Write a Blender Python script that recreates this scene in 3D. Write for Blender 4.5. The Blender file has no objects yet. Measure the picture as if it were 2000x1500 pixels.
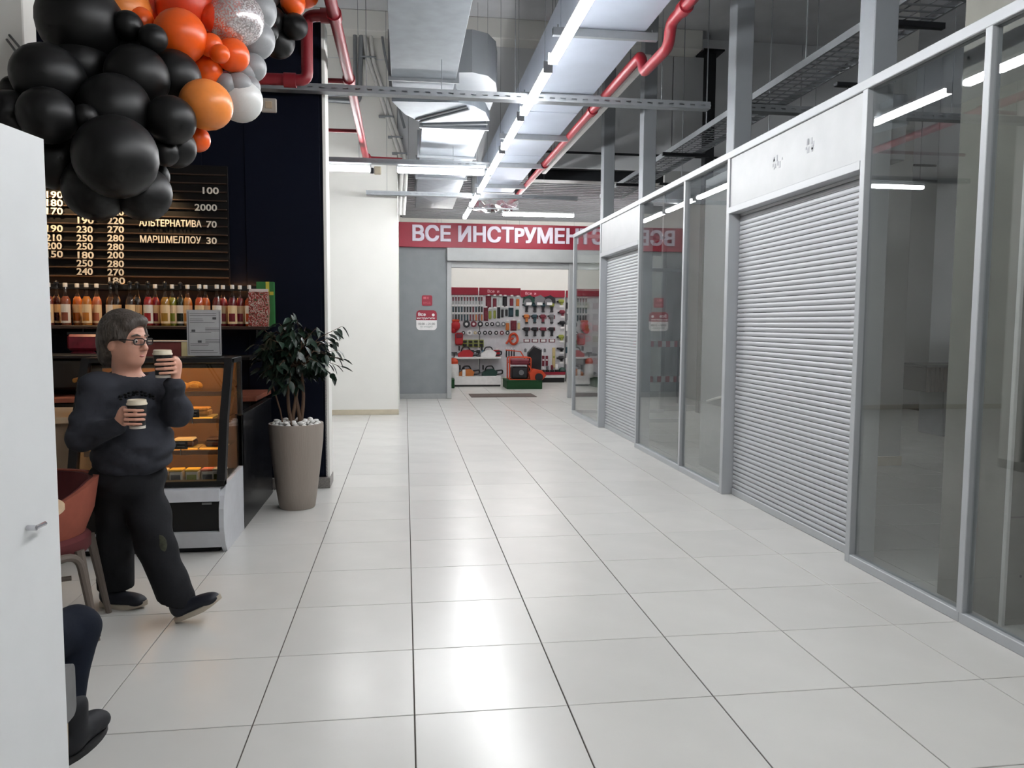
import bpy, bmesh, math, random
import numpy as np
from mathutils import Vector, Matrix, Euler
random.seed(7)
SC = bpy.context.scene
COL = SC.collection
# ------------------------------------------------------------------ camera
FPX, YAW, PIT, ROL = 1507.7, 0.1376, 0.0777, 0.0057
CAM = Vector((-0.0283, -2.8761, 1.4969))
_fw = Vector((math.sin(YAW)*math.cos(PIT), math.cos(YAW)*math.cos(PIT), -math.sin(PIT)))
_r0 = Vector((math.cos(YAW), -math.sin(YAW), 0)); _u0 = _r0.cross(_fw)
_r = math.cos(ROL)*_r0 + math.sin(ROL)*_u0
_u = -math.sin(ROL)*_r0 + math.cos(ROL)*_u0
cd = bpy.data.cameras.new('camera'); cam = bpy.data.objects.new('camera', cd); COL.objects.link(cam)
M = Matrix((( _r.x, _u.x, -_fw.x), (_r.y, _u.y, -_fw.y), (_r.z, _u.z, -_fw.z))).to_4x4()
M.translation = CAM
cam.matrix_world = M
cd.sensor_fit = 'HORIZONTAL'; cd.sensor_width = 36.0; cd.lens = FPX/2000*36.0
cd.clip_start = 0.05; cd.clip_end = 100
SC.camera = cam
# ------------------------------------------------------------------ world, exposure
w = bpy.data.worlds.new('world'); SC.world = w; w.use_nodes = True
w.node_tree.nodes['Background'].inputs[0].default_value = (0.6, 0.65, 0.7, 1)
w.node_tree.nodes['Background'].inputs[1].default_value = 0.05
SC.view_settings.view_transform = 'Standard'
try: SC.view_settings.look = 'None'
except Exception: pass
SC.view_settings.gamma = 1.0
SC.view_settings.use_curve_mapping = False
SC.view_settings.exposure = 0.42
TUBE = 70.0          # strength of the linear luminaires
SHOP = 36.0          # strength of the added shop luminaires and the slim crosswise light
WARM = 1.0           # factor on the cafe's warm lamps
SC.cycles.use_denoising = True
SC.cycles.max_bounces = 6
SC.cycles.diffuse_bounces = 3
SC.cycles.glossy_bounces = 4
SC.cycles.transmission_bounces = 6
SC.cycles.transparent_max_bounces = 16
SC.cycles.sample_clamp_indirect = 6.0
SC.cycles.caustics_reflective = False
SC.cycles.caustics_refractive = False
SC.cycles.use_light_tree = False
SC.cycles.use_adaptive_sampling = True
SC.cycles.adaptive_threshold = 0.05
SC.cycles.adaptive_min_samples = 12

# ------------------------------------------------------------------ helpers
def ray(x, y): return _fw + _r*((x-1000)/FPX) + _u*((750-y)/FPX)
def PY(x, y, Y): d = ray(x, y); return CAM + d*((Y-CAM.y)/d.y)
def PX(x, y, X): d = ray(x, y); return CAM + d*((X-CAM.x)/d.x)
def PZ(x, y, Z=0): d = ray(x, y); return CAM + d*((Z-CAM.z)/d.z)

def lin(c):
    def f(v):
        v /= 255.0
        return v/12.92 if v <= .04045 else ((v+.055)/1.055)**2.4
    return tuple(f(v) for v in c)
MATS = {}
def pm(name, col, rough=.5, metal=0., var=.06, scale=12., bump=0., bscale=60., spec=.5, coat=0., emit=0., ecol=None, trans=0., rnd=0., stretch=None, alpha=1., sheen=0.):
    """procedural principled material; col in sRGB 0-255"""
    if name in MATS: return MATS[name]
    m = bpy.data.materials.new(name); m.use_nodes = True
    nt = m.node_tree; N = nt.nodes; L = nt.links
    b = N['Principled BSDF']
    c = lin(col)
    tc = N.new('ShaderNodeTexCoord'); mp = N.new('ShaderNodeMapping')
    L.new(tc.outputs['Object'], mp.inputs['Vector'])
    if stretch: mp.inputs['Scale'].default_value = stretch
    no = N.new('ShaderNodeTexNoise'); no.inputs['Scale'].default_value = scale; no.inputs['Detail'].default_value = 4
    L.new(mp.outputs[0], no.inputs['Vector'])
    rp = N.new('ShaderNodeMapRange'); rp.inputs[1].default_value = .3; rp.inputs[2].default_value = .7
    rp.inputs[3].default_value = 1-var; rp.inputs[4].default_value = 1+var
    L.new(no.outputs[0], rp.inputs[0])
    fac = rp.outputs[0]
    if rnd:
        oi = N.new('ShaderNodeObjectInfo'); r2 = N.new('ShaderNodeMapRange'); r2.inputs[3].default_value = 1-rnd; r2.inputs[4].default_value = 1+rnd
        L.new(oi.outputs['Random'], r2.inputs[0])
        mu = N.new('ShaderNodeMath'); mu.operation = 'MULTIPLY'; L.new(fac, mu.inputs[0]); L.new(r2.outputs[0], mu.inputs[1]); fac = mu.outputs[0]
    vm = N.new('ShaderNodeVectorMath'); vm.operation = 'SCALE'; vm.inputs[0].default_value = c
    L.new(fac, vm.inputs['Scale']); L.new(vm.outputs[0], b.inputs['Base Color'])
    b.inputs['Roughness'].default_value = rough; b.inputs['Metallic'].default_value = metal
    b.inputs['Specular IOR Level'].default_value = spec
    b.inputs['Coat Weight'].default_value = coat
    b.inputs['Transmission Weight'].default_value = trans
    b.inputs['Alpha'].default_value = alpha
    b.inputs['Sheen Weight'].default_value = sheen
    if bump:
        n2 = N.new('ShaderNodeTexNoise'); n2.inputs['Scale'].default_value = bscale; n2.inputs['Detail'].default_value = 3
        L.new(mp.outputs[0], n2.inputs['Vector'])
        bp = N.new('ShaderNodeBump'); bp.inputs['Strength'].default_value = bump; bp.inputs['Distance'].default_value = .01
        L.new(n2.outputs[0], bp.inputs['Height']); L.new(bp.outputs[0], b.inputs['Normal'])
    if emit:
        b.inputs['Emission Color'].default_value = (*(lin(ecol) if ecol else c), 1); b.inputs['Emission Strength'].default_value = emit
    MATS[name] = m
    return m
def emat(name, col, strength):
    if name in MATS: return MATS[name]
    m = bpy.data.materials.new(name); m.use_nodes = True; nt = m.node_tree
    nt.nodes.clear(); o = nt.nodes.new('ShaderNodeOutputMaterial'); e = nt.nodes.new('ShaderNodeEmission')
    e.inputs[0].default_value = (*lin(col), 1); e.inputs[1].default_value = strength
    nt.links.new(e.outputs[0], o.inputs[0]); MATS[name] = m
    return m
def glassmat(name, tint=(.86, .9, .89), ior=1.5, gain=1.0, rough=0.0):
    """clear sheet glass: Fresnel reflection over tinted see-through"""
    if name in MATS: return MATS[name]
    m = bpy.data.materials.new(name); m.use_nodes = True; nt = m.node_tree; N = nt.nodes; L = nt.links
    N.clear(); o = N.new('ShaderNodeOutputMaterial'); mx = N.new('ShaderNodeMixShader')
    t = N.new('ShaderNodeBsdfTransparent'); t.inputs[0].default_value = (*tint, 1)
    g = N.new('ShaderNodeBsdfGlossy'); g.inputs['Roughness'].default_value = rough; g.inputs[0].default_value = (1, 1, 1, 1)
    f = N.new('ShaderNodeFresnel'); ge_ = N.new('ShaderNodeNewGeometry'); mr = N.new('ShaderNodeMapRange')   # same reflectance on both faces of the sheet
    mr.inputs[3].default_value = ior; mr.inputs[4].default_value = 1/ior; L.new(ge_.outputs['Backfacing'], mr.inputs[0]); L.new(mr.outputs[0], f.inputs[0])
    mu = N.new('ShaderNodeMath'); mu.operation = 'MULTIPLY'; mu.use_clamp = True; mu.inputs[1].default_value = gain
    L.new(f.outputs[0], mu.inputs[0]); L.new(mu.outputs[0], mx.inputs[0]); L.new(t.outputs[0], mx.inputs[1]); L.new(g.outputs[0], mx.inputs[2])
    L.new(mx.outputs[0], o.inputs[0]); MATS[name] = m
    return m

class MB:
    def __init__(s): s.v = []; s.f = []
    def add(s, vs, fs):
        k = len(s.v); s.v += [Vector(v) for v in vs]; s.f += [tuple(i+k for i in f) for f in fs]; return s
    def box(s, x0, x1, y0, y1, z0, z1, b=0.):
        lo = (min(x0, x1), min(y0, y1), min(z0, z1)); hi = (max(x0, x1), max(y0, y1), max(z0, z1))
        if b <= 0:
            vs = [(x, y, z) for x in (lo[0], hi[0]) for y in (lo[1], hi[1]) for z in (lo[2], hi[2])]
            return s.add(vs, [(0, 1, 3, 2), (4, 6, 7, 5), (0, 4, 5, 1), (2, 3, 7, 6), (0, 2, 6, 4), (1, 5, 7, 3)])
        b = min(b, *[(hi[i]-lo[i])*.49 for i in range(3)])
        vs = []; ix = {}
        for cx in (0, 1):
            for cy in (0, 1):
                for cz in (0, 1):
                    c = (cx, cy, cz)
                    for a in range(3):
                        p = []
                        for i in range(3):
                            e = hi[i] if c[i] else lo[i]
                            p.append(e if i == a else (e-b if c[i] else e+b))
                        ix[(c, a)] = len(vs); vs.append(p)
        fs = []
        for a in range(3):
            o1, o2 = [i for i in range(3) if i != a]
            for sd in (0, 1):
                q = []
                for p1, p2 in ((0, 0), (1, 0), (1, 1), (0, 1)):
                    c = [0, 0, 0]; c[a] = sd; c[o1] = p1; c[o2] = p2; q.append(ix[(tuple(c), a)])
                fs.append(q)
            for p1 in (0, 1):
                for p2 in (0, 1):
                    c0 = [0, 0, 0]; c0[o1] = p1; c0[o2] = p2; c1 = list(c0); c1[a] = 1
                    fs.append([ix[(tuple(c0), o1)], ix[(tuple(c1), o1)], ix[(tuple(c1), o2)], ix[(tuple(c0), o2)]])
        for cx in (0, 1):
            for cy in (0, 1):
                for cz in (0, 1):
                    fs.append([ix[((cx, cy, cz), a)] for a in range(3)])
        return s.add(vs, fs)
    def cyl(s, p0, p1, r0, r1=None, n=14, cap=True):
        p0 = Vector(p0); p1 = Vector(p1); r1 = r0 if r1 is None else r1
        d = (p1-p0).normalized(); a = d.orthogonal().normalized(); b = d.cross(a)
        vs = []
        for p, r in ((p0, r0), (p1, r1)):
            for i in range(n):
                t = 2*math.pi*i/n; vs.append(p + a*math.cos(t)*r + b*math.sin(t)*r)
        fs = [(i, (i+1) % n, n+(i+1) % n, n+i) for i in range(n)]
        if cap: fs += [tuple(range(n))[::-1], tuple(range(n, 2*n))]
        return s.add(vs, fs)
    def tube(s, path, r, n=8, closed=False):
        P = [Vector(p) for p in path]; m = len(P); R = r if isinstance(r, (list, tuple)) else [r]*m
        vs = []; fs = []; a = None
        for k in range(m):
            q0 = P[k-1] if (k > 0 or closed) else P[k]; q1 = P[(k+1) % m] if (k < m-1 or closed) else P[k]
            d = (q1-q0)
            d = d.normalized() if d.length > 1e-9 else Vector((0, 0, 1))
            if a is None: a = d.orthogonal().normalized()
            else:
                a = a - d*a.dot(d)
                a = a.normalized() if a.length > 1e-6 else d.orthogonal().normalized()
            b = d.cross(a)
            for i in range(n):
                t = 2*math.pi*i/n; vs.append(P[k] + (a*math.cos(t) + b*math.sin(t))*R[k])
        mm = m if closed else m-1
        for k in range(mm):
            k2 = (k+1) % m
            for i in range(n): fs.append((k*n+i, k*n+(i+1) % n, k2*n+(i+1) % n, k2*n+i))
        if not closed: fs += [tuple(range(n))[::-1], tuple(range((m-1)*n, m*n))]
        return s.add(vs, fs)
    def lathe(s, prof, c=(0, 0, 0), n=24):
        c = Vector(c); vs = []; fs = []
        for r, z in prof:
            for i in range(n):
                t = 2*math.pi*i/n; vs.append(c + Vector((r*math.cos(t), r*math.sin(t), z)))
        m = len(prof)
        for k in range(m-1):
            for i in range(n): fs.append((k*n+i, k*n+(i+1) % n, (k+1)*n+(i+1) % n, (k+1)*n+i))
        fs += [tuple(range(n))[::-1], tuple(range((m-1)*n, m*n))]
        return s.add(vs, fs)
    def prism(s, poly, a0, a1, axis='x'):
        n = len(poly); vs = []
        for a in (a0, a1):
            for p, q in poly:
                vs.append({'x': (a, p, q), 'y': (p, a, q), 'z': (p, q, a)}[axis])
        fs = [(i, (i+1) % n, n+(i+1) % n, n+i) for i in range(n)] + [tuple(range(n))[::-1], tuple(range(n, 2*n))]
        return s.add(vs, fs)
    def ball(s, c, r, nu=16, nv=10, M=None):
        c = Vector(c); r = (r, r, r) if not hasattr(r, '__len__') else r
        vs = [Vector((0, 0, r[2]))]; fs = []
        for j in range(1, nv):
            ph = math.pi*j/nv
            for i in range(nu):
                t = 2*math.pi*i/nu; vs.append(Vector((r[0]*math.sin(ph)*math.cos(t), r[1]*math.sin(ph)*math.sin(t), r[2]*math.cos(ph))))
        vs.append(Vector((0, 0, -r[2]))); e = len(vs)-1
        for i in range(nu):
            fs.append((0, 1+i, 1+(i+1) % nu)); fs.append((e, e-nu+(i+1) % nu, e-nu+i))
        for j in range(nv-2):
            for i in range(nu): fs.append((1+j*nu+i, 1+(j+1)*nu+i, 1+(j+1)*nu+(i+1) % nu, 1+j*nu+(i+1) % nu))
        if M is not None: vs = [M @ v for v in vs]
        return s.add([v+c for v in vs], fs)
    def xf(s, M):
        s.v = [M @ v for v in s.v]; return s
    def mesh(s, name, mat, smooth=None, off=Vector((0, 0, 0))):
        me = bpy.data.meshes.new(name); me.from_pydata([tuple(v-off) for v in s.v], [], s.f)
        bm = bmesh.new(); bm.from_mesh(me); bmesh.ops.recalc_face_normals(bm, faces=bm.faces); bm.to_mesh(me); bm.free()
        if mat: me.materials.append(mat)
        if smooth:
            me.polygons.foreach_set('use_smooth', [True]*len(me.polygons))
            me.set_sharp_from_angle(angle=math.radians(smooth if smooth is not True else 40))
        return me
ORG = {}
def org(o): return ORG.get(o.name, Vector((0, 0, 0))) if o else Vector((0, 0, 0))
def ob(name, mb, mat, parent=None, smooth=None, label=None, kind=None, local=False, at=None):
    """link one mesh object. Vertices are world coordinates unless local."""
    base = at if at is not None else org(parent)
    me = mb.mesh(name, mat, smooth, Vector((0, 0, 0)) if local else Vector(base))
    o = bpy.data.objects.new(name, me); COL.objects.link(o)
    if parent:
        o.parent = parent; ORG[o.name] = Vector(base)
    else:
        if not local: o.location = base; ORG[o.name] = Vector(base)
    if label: o['label'] = label
    if kind: o['kind'] = kind
    return o
def T(name, label, cat, loc=(0, 0, 0), group=None, rotz=0.):
    o = bpy.data.objects.new(name, None); COL.objects.link(o); o.location = loc; o.rotation_euler = (0, 0, rotz)
    o.empty_display_size = .1; ORG[o.name] = Vector(loc)
    o['label'] = label; o['category'] = cat
    if group: o['group'] = group
    return o
def tag(o, label, cat, group=None):
    o['label'] = label; o['category'] = cat
    if group: o['group'] = group
    return o
def inst(name, me, parent, loc, rot=(0, 0, 0), scale=(1, 1, 1), mat=None):
    o = bpy.data.objects.new(name, me); COL.objects.link(o); o.parent = parent
    o.location = loc; o.rotation_euler = rot; o.scale = scale
    return o
def S(name, mb, mat, parent=None, smooth=None):
    o = ob(name, mb, mat, parent, smooth)
    if parent is None: o['kind'] = 'structure'
    return o
def sgroup(name):
    o = bpy.data.objects.new(name, None); COL.objects.link(o); o['kind'] = 'structure'; return o
def text(name, body, mat, parent, loc, size, rot=(math.pi/2, 0, 0), align='CENTER', ext=.003, bold=0., sx=1., space=1.):
    cu = bpy.data.curves.new(name, 'FONT'); cu.body = body; cu.size = size; cu.align_x = align; cu.align_y = 'CENTER'
    cu.extrude = ext; cu.offset = bold; cu.resolution_u = 3; cu.space_character = space
    cu.materials.append(mat)
    tmp = bpy.data.objects.new(name+'_curve', cu); COL.objects.link(tmp)
    me = bpy.data.meshes.new_from_object(tmp.evaluated_get(bpy.context.evaluated_depsgraph_get()))
    bpy.data.objects.remove(tmp); bpy.data.curves.remove(cu); me.name = name
    o = bpy.data.objects.new(name, me); COL.objects.link(o)
    o.location = Vector(loc) - org(parent); o.rotation_euler = rot; o.scale = (sx, 1, 1)
    if parent: o.parent = parent
    return o
def copytree(o, parent=None):
    c = o.copy(); COL.objects.link(c)
    if parent: c.parent = parent
    for ch in list(o.children):
        copytree(ch, c)
    return c
# ------------------------------------------------------------------ materials of the building
m_tile = pm('floor_tile_porcelain', (202, 201, 197), .25, var=.03, scale=3, rnd=.03, bump=.015, bscale=9, spec=.45)
m_grout = pm('grout', (62, 55, 50), .9)
m_white = pm('white_paint', (232, 231, 226), .6, var=.02, scale=2)
m_ceil = pm('ceiling_concrete', (204, 205, 208), .85, var=.08, scale=2)
m_panel = pm('grey_sandwich_panel', (214, 216, 219), .5, var=.03, scale=1.5)
m_greywall = pm('grey_decor_plaster', (128, 132, 136), .7, var=.06, scale=4)
m_navy = pm('navy_paint', (8, 13, 28), .6, var=.05, scale=2, spec=.12)
m_beige = pm('beige_skirting', (196, 186, 165), .5)
m_granite = pm('granite_plinth', (120, 116, 112), .4, var=.3, scale=90)
m_alu = pm('grey_powder_coat', (164, 167, 170), .4, .0, var=.03, scale=4)
m_aludk = pm('grey_steel_post', (132, 136, 141), .5, .0, var=.04, scale=3)
m_fascia = pm('white_fascia', (162, 164, 165), .45, var=.05, scale=5)
m_slat = pm('shutter_aluminium', (166, 168, 172), .42, .0, var=.02, scale=3)
m_galv = pm('galvanised_steel', (128, 134, 141), .5, .4, var=.10, scale=7, bump=.04, bscale=3)
m_tray = pm('galvanised_tray', (150, 154, 158), .45, .7, var=.05)
m_red = pm('red_pipe_paint', (126, 22, 34), .45, var=.05, scale=6)
m_black = pm('black_plastic', (14, 14, 16), .45)
m_dark = pm('dark_metal', (40, 42, 46), .5, .4)
m_wpipe = pm('white_pvc', (214, 213, 210), .4)
m_glass = glassmat('shop_glass', (.845, .86, .86), 1.52, 1.2)
m_tube = emat('led_tube', (250, 251, 252), TUBE)
m_shoptube = emat('led_tube_shop', (255, 253, 250), SHOP)
m_unitfill = emat('led_tube_unit_fill', (250, 252, 255), TUBE*.08)  # for the unseen fill lights added in the right unit
m_greyin = pm('unit_grey_paint', (168, 169, 168), .7, var=.05, scale=2)
m_plaster = pm('raw_plasterboard', (126, 125, 118), .85, var=.08, scale=5)

# ------------------------------------------------------------------ floor: grout bed and tiles
floor = S('floor', MB().box(-5.4, 9.4, -7, 18.2, -.12, -.006), m_grout)
tmesh = MB().box(0, .595, 0, .595, -.012, 0, .0015).mesh('floor_tile', m_tile)
near = set()
for j in range(-2, 21):
    for i in range(-4, 5): near.add((i, j))
for j in range(0, 8):
    for i in range(5, 9): near.add((i, j))
for j in range(-1, 5):
    for i in (-6, -5): near.add((i, j))
rest = MB()
for j in range(-11, 30):
    for i in range(-9, 15):
        if (i, j) in near: inst('floor_tile', tmesh, floor, (i*.6+.0025, j*.6+.0025, 0))
        else: rest.box(i*.6+.0025, i*.6+.5975, j*.6+.0025, j*.6+.5975, -.012, 0)
o = ob('distant_floor_tiles', rest, m_tile, floor); o['kind'] = 'stuff'

# ------------------------------------------------------------------ shell
S('ceiling', MB().box(-5.4, 9.4, -7, 10.3, 6.3, 6.5), m_ceil)
S('trim_1', MB().box(-1.6, 4.82, 9.6, 10.0, 5.99, 6.3, .01), m_white)              # transverse beam
S('wall_back', MB().box(-5.4, 9.4, -7.2, -7, 0, 6.5), m_white)
S('wall_left', MB().box(-5.6, -5.4, -7.2, 10.2, 0, 6.5), m_white)
S('wall_right', MB().box(9.4, 9.6, -7.2, 18.4, 0, 6.5), m_panel)
wf = S('wall_front', MB().box(-5.4, -.141, 9.9, 10.2, 0, 5.99), m_white)             # white wall left of the shop
ob('panel_joint', MB().box(-5.4, -.141, 9.895, 9.9, 5.655, 5.667), m_panel, wf)
ob('corner_bead', MB().box(-.146, -.138, 9.892, 9.9, 0, 1.03), m_wpipe, wf)
S('baseboard_front', MB().box(-5.4, -.139, 9.885, 9.9, 0, .085, .004), m_beige)
# header wall of upright sandwich panels over the lower area
hw = S('wall_header', MB().box(-.141, 9.4, 10.06, 10.2, 4.1, 6.3), m_dark)
x = -.141
while x < 9.3:
    x1 = min(x+1.15, 9.4)
    ob('wall_panel', MB().box(x+.006, x1-.006, 9.98, 10.06, 4.1, 6.3, .004), m_panel, hw); x = x1
m_deck = pm('grey_deck', (140, 142, 146), .6)
lc = S('ceiling_low', MB().box(-5.4, 9.4, 10.2, 18.4, 4.32, 4.4), m_deck)
for k in range(40):                                                            # corrugated deck ribs
    ob('deck_rib', MB().box(-.1, 9.4, 10.3+k*.2, 10.38+k*.2, 4.27, 4.32, .008), m_deck, lc)
# interior end wall of the units on the right
ew = S('wall_end', MB().box(4.35, 9.4, 9.98, 10.06, 0, 4.1), m_greyin)
S('baseboard_end', MB().box(4.35, 9.4, 9.96, 9.98, 0, .09), m_greywall)

# ------------------------------------------------------------------ tool shop front (Y = 12.55)
sw = S('wall_shop', MB().box(-.141, .79, 12.55, 12.7, 0, 3.0), m_greywall)
S('baseboard_shop', MB().box(-.141, .79, 12.535, 12.55, 0, .1, .003), pm('grey_skirting', (150, 152, 153), .5))
S('wall_shop_right', MB().box(3.42, 9.4, 12.55, 12.6, 0, .12), m_alu)
S('wall_shop_side', MB().box(-.35, -.141, 10.2, 18.2, 0, 4.3), m_white)
S('wall_shop_back', MB().box(-.141, 9.4, 18.0, 18.2, 0, 4.3), m_white)
# ------------------------------------------------------------------ cafe back wall
nw = S('wall_cafe', MB().box(-5.4, -.745, 4.26, 4.5, 0, 4.13), m_navy)
for xx in (-1.06, -2.06, -3.06, -4.06):
    ob('wall_batten', MB().box(xx-.35, xx+.29, 4.25, 4.26, .1, 4.12, .003), m_navy, nw)
ob('end_panel', MB().box(-.745, -.715, 4.25, 4.52, .09, 4.13, .003), m_white, nw)
ob('patterned_edge_strip', MB().box(-.748, -.735, 4.243, 4.252, .09, 1.05), pm('speckled_edge', (150, 148, 146), .5, var=.8, scale=160), nw)
ob('plinth', MB().box(-2.0, -.71, 4.2, 4.52, 0, .095, .004), m_granite, nw)
# white pillar behind the balloons and white display board near the camera
S('trim_2', MB().box(-3.0, PY(77, 200, 1.75).x, 1.6, 1.75, 0, 6.3, .006), m_white)
# ------------------------------------------------------------------ white panel beside the camera
pn = T('white_display_panel', 'tall plain white panel standing closest to the camera at the left edge', 'panel', (-.95, -1.7, 0))
e0 = Vector((-.822, -.998, 0)); dr = Vector((.023, .138, 0)).normalized(); nr = Vector((-dr.y, dr.x, 0))
def slab(p, d, n, L, th, z0, z1, mb=None):
    mb = mb or MB(); q = [p, p-d*L, p-d*L+n*th, p+n*th]
    vs = [(*c.xy, z) for z in (z0, z1) for c in q]
    return mb.add(vs, [(0, 1, 2, 3), (4, 5, 6, 7), (0, 1, 5, 4), (1, 2, 6, 5), (2, 3, 7, 6), (3, 0, 4, 7)])
ob('board', slab(e0, dr, nr, 1.3, .03, .03, 1.9), pm('white_laminate', (226, 228, 229), .35, var=.015), pn)
ob('foot_rail', slab(e0-dr*.02, dr, nr, 1.26, .03, 0, .03), m_alu, pn)
hk = e0 - dr*.16
hz = 1.0
hp = PY(75, 1030, -1.11)
q = e0 - dr*((e0.y-hp.y)/dr.y) - nr*.002
ob('hook', MB().cyl((q.x, q.y, hp.z), (q.x-nr.x*.02, q.y-nr.y*.02, hp.z), .006).tube([(q.x-nr.x*.018, q.y-nr.y*.018, hp.z), (q.x-nr.x*.02+dr.x*.03, q.y-nr.y*.02+dr.y*.03, hp.z+.002)], .005), pm('chrome', (200, 200, 204), .15, 1.), pn, smooth=True)

# ------------------------------------------------------------------ glazed storefront along the right (X = 2.745)
XS = 2.745
sf = T('storefront', 'grey framed glass storefront along the right side with white panels over the shutters', 'storefront', (XS, 5, 0))
YP = [-4.0, -2.3, -.55, .59, 1.57, 3.57, 4.66, 6.15, 8.0, 9.8]
for k, y in enumerate(YP):
    wd = .05
    if y in (1.57, 3.57, 6.15, 8.0):
        a, b = (y, y+.05)
        ob('post', MB().box(XS, XS+.17, a, b, 0, 2.97, .003), m_alu, sf)
        ob('steel_column', MB().box(XS+.03, XS+.19, a+.005, a+.165, 2.97, 6.3, .006), m_aludk, sf)
    else:
        ob('mullion', MB().box(XS, XS+.06, y-.022, y+.022, .05, 2.93, .003), m_alu, sf)
ob('top_rail', MB().box(XS-.004, XS+.07, -4, 9.84, 2.925, 2.985, .004), m_alu, sf)
shut = [(1.62, 3.57), (6.2, 8.0)]
for a, b in shut:
    ob('lower_rail', MB().box(XS-.003, XS+.17, a, b, 2.455, 2.51, .003), m_alu, sf)
    ob('fascia_panel', MB().box(XS+.012, XS+.05, a+.003, b-.003, 2.512, 2.923, .002), m_fascia, sf)
    ob('side_jamb', MB().box(XS, XS+.17, b-.012, b, 0, 2.5, .002), m_alu, sf)
for a, b in [(-4, -2.3), (-2.3, -.55), (-.55, .59), (.59, 1.57), (3.62, 4.66), (4.66, 6.15), (8.05, 9.8)]:
    ob('glass_pane', MB().box(XS+.026, XS+.034, a+.02, b-.02, .055, 2.925), m_glass, sf, label='clear glass pane')
    ob('bottom_rail', MB().box(XS, XS+.06, a, b, 0, .055, .003), m_alu, sf)
ob('return_pane', MB().box(XS+.06, XS+1.6, 9.79, 9.798, .055, 2.925), m_glass, sf, label='clear glass pane')
ob('bottom_rail', MB().box(XS+.06, XS+1.6, 9.77, 9.82, 0, .055, .003), m_alu, sf)
ob('top_rail', MB().box(XS+.06, XS+1.6, 9.77, 9.82, 2.925, 2.98, .003), m_alu, sf)
# smudges of torn-off lettering on the near fascia: thin residue pieces
res = pm('adhesive_residue', (150, 152, 155), .6)
rg = random.Random(3)
for cy, cz in ((2.25, 2.74), (2.72, 2.72)):
    mb = MB()
    for k in range(9):
        y0 = cy-.09+rg.random()*.16; z0 = cz-.05+rg.random()*.07
        mb.box(XS+.0105, XS+.012, y0, y0+.008+rg.random()*.02, z0, z0+.012+rg.random()*.035)
    ob('lettering_residue', mb, res, sf)

# ------------------------------------------------------------------ roller shutters
PITCH = .0395
for n, (a, b) in enumerate(shut):
    sh = T('roller_shutter', ['large closed grey roller shutter nearest the camera, under the wide white panel', 'closed grey roller shutter further down the aisle, next to the tool shop'][n], 'shutter', (XS+.1, a, 0), 'roller shutters in the right storefront')
    prof = []
    for k in range(7):
        t = k/6; prof.append((-.007*math.sin(math.pi*t), .003+t*(PITCH-.005)))
    prof += [(.012, PITCH-.002), (.012, .003)]
    me = MB().prism([(p, q) for p, q in prof], 0, (b-a)-.03, 'y')
    me.xf(Matrix.Identity(4))
    sm = me.mesh('shutter_slat', m_slat, 30)
    nz = int(2.44/PITCH)
    for k in range(nz): inst('slat', sm, sh, (0, .006, .06+k*PITCH))
    ob('bottom_bar', MB().box(XS+.088, XS+.115, a+.006, b-.024, .0, .06, .004), m_alu, sh)
    for y0 in (a, b-.035): ob('guide_rail', MB().box(XS+.105, XS+.14, y0, y0+.022, 0, 2.45, .002), m_alu, sh)
    ob('shutter_box', MB().box(XS+.06, XS+.3, a, b-.013, 2.52, 2.92, .005), m_alu, sh)

# ------------------------------------------------------------------ things inside the dim units behind the glass
pc = T('plasterboard_column', 'raw plasterboard clad column with a white corner bead behind the nearest glass', 'column', (3.2, .75, 0))
ob('board_cladding', MB().box(2.93, 3.62, .52, 1.0, 0, 3.4, .003), m_plaster, pc)
ob('corner_bead', MB().box(2.915, 2.935, .505, .53, 0, 3.4, .003), m_wpipe, pc)
for z0 in (.55, 1.75): ob('board_joint', MB().box(2.94, 3.62, .517, .5205, z0, z0+.006), pm('joint_dark', (104, 102, 96), .9), pc)
for k in range(14):
    ob('screw', MB().cyl((3.02+(k % 2)*.42, .519, .25+k*.2), (3.02+(k % 2)*.42, .5235, .25+k*.2), .007, n=8), m_black, pc)
sc_ = T('white_column', 'white square column standing inside the dim unit behind the glass', 'column', (5.0, 4.9, 0))
ob('column_shaft', MB().box(4.85, 5.25, 4.7, 5.1, .1, 6.3, .01), m_greyin, sc_)
ob('column_base', MB().box(4.84, 5.26, 4.69, 5.11, 0, .1, .004), m_beige, sc_)
rc = T('reception_counter', 'dark wood slatted reception desk on a pale base in the dim unit', 'counter', (7.3, 6.9, 0))
md_wood = pm('dark_slatted_wood', (62, 48, 40), .5, var=.15, scale=20)
ob('desk_core', MB().box(6.86, 8.3, 6.55, 7.2, .62, .95, .01), pm('dark_core', (30, 25, 22), .6), rc)
for k in range(24): ob('slat', MB().box(6.86+k*.06, 6.9+k*.06, 6.52, 6.55, .62, .95, .003), md_wood, rc)
ob('desk_top', MB().box(6.82, 8.34, 6.5, 7.24, .95, .98, .004), m_dark, rc)
ob('desk_base', MB().box(7.2, 8.25, 6.65, 7.15, 0, .62, .01), m_greywall, rc)
pw = T('grey_partition', 'grey partition panel with a white louvre right behind the glass', 'partition', (3.1, 4.3, 0))
ob('panel', MB().box(3.08, 3.2, 3.75, 4.95, 0, 3.0, .004), pm('grey_partition_board', (132, 134, 136), .7), pw)
ob('side_leaf', MB().box(3.2, 3.75, 4.86, 4.95, 0, 3.0, .004), pm('grey_partition_board', (132, 134, 136), .7), pw)
for k in range(9): ob('louvre_blade', MB().box(3.06, 3.08, 4.0, 4.2, .95+k*.03, .968+k*.03, .003), m_wpipe, pw)
tag(ob('white_hose', MB().tube([(3.0+.1*math.sin(t*3), 3.8+t*.8, .72+.09*math.sin(t*3.1)) for t in [k/12 for k in range(13)]], .012), m_wpipe, smooth=True), 'white bent hose fixed to the grey partition behind the glass', 'hose')
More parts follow.
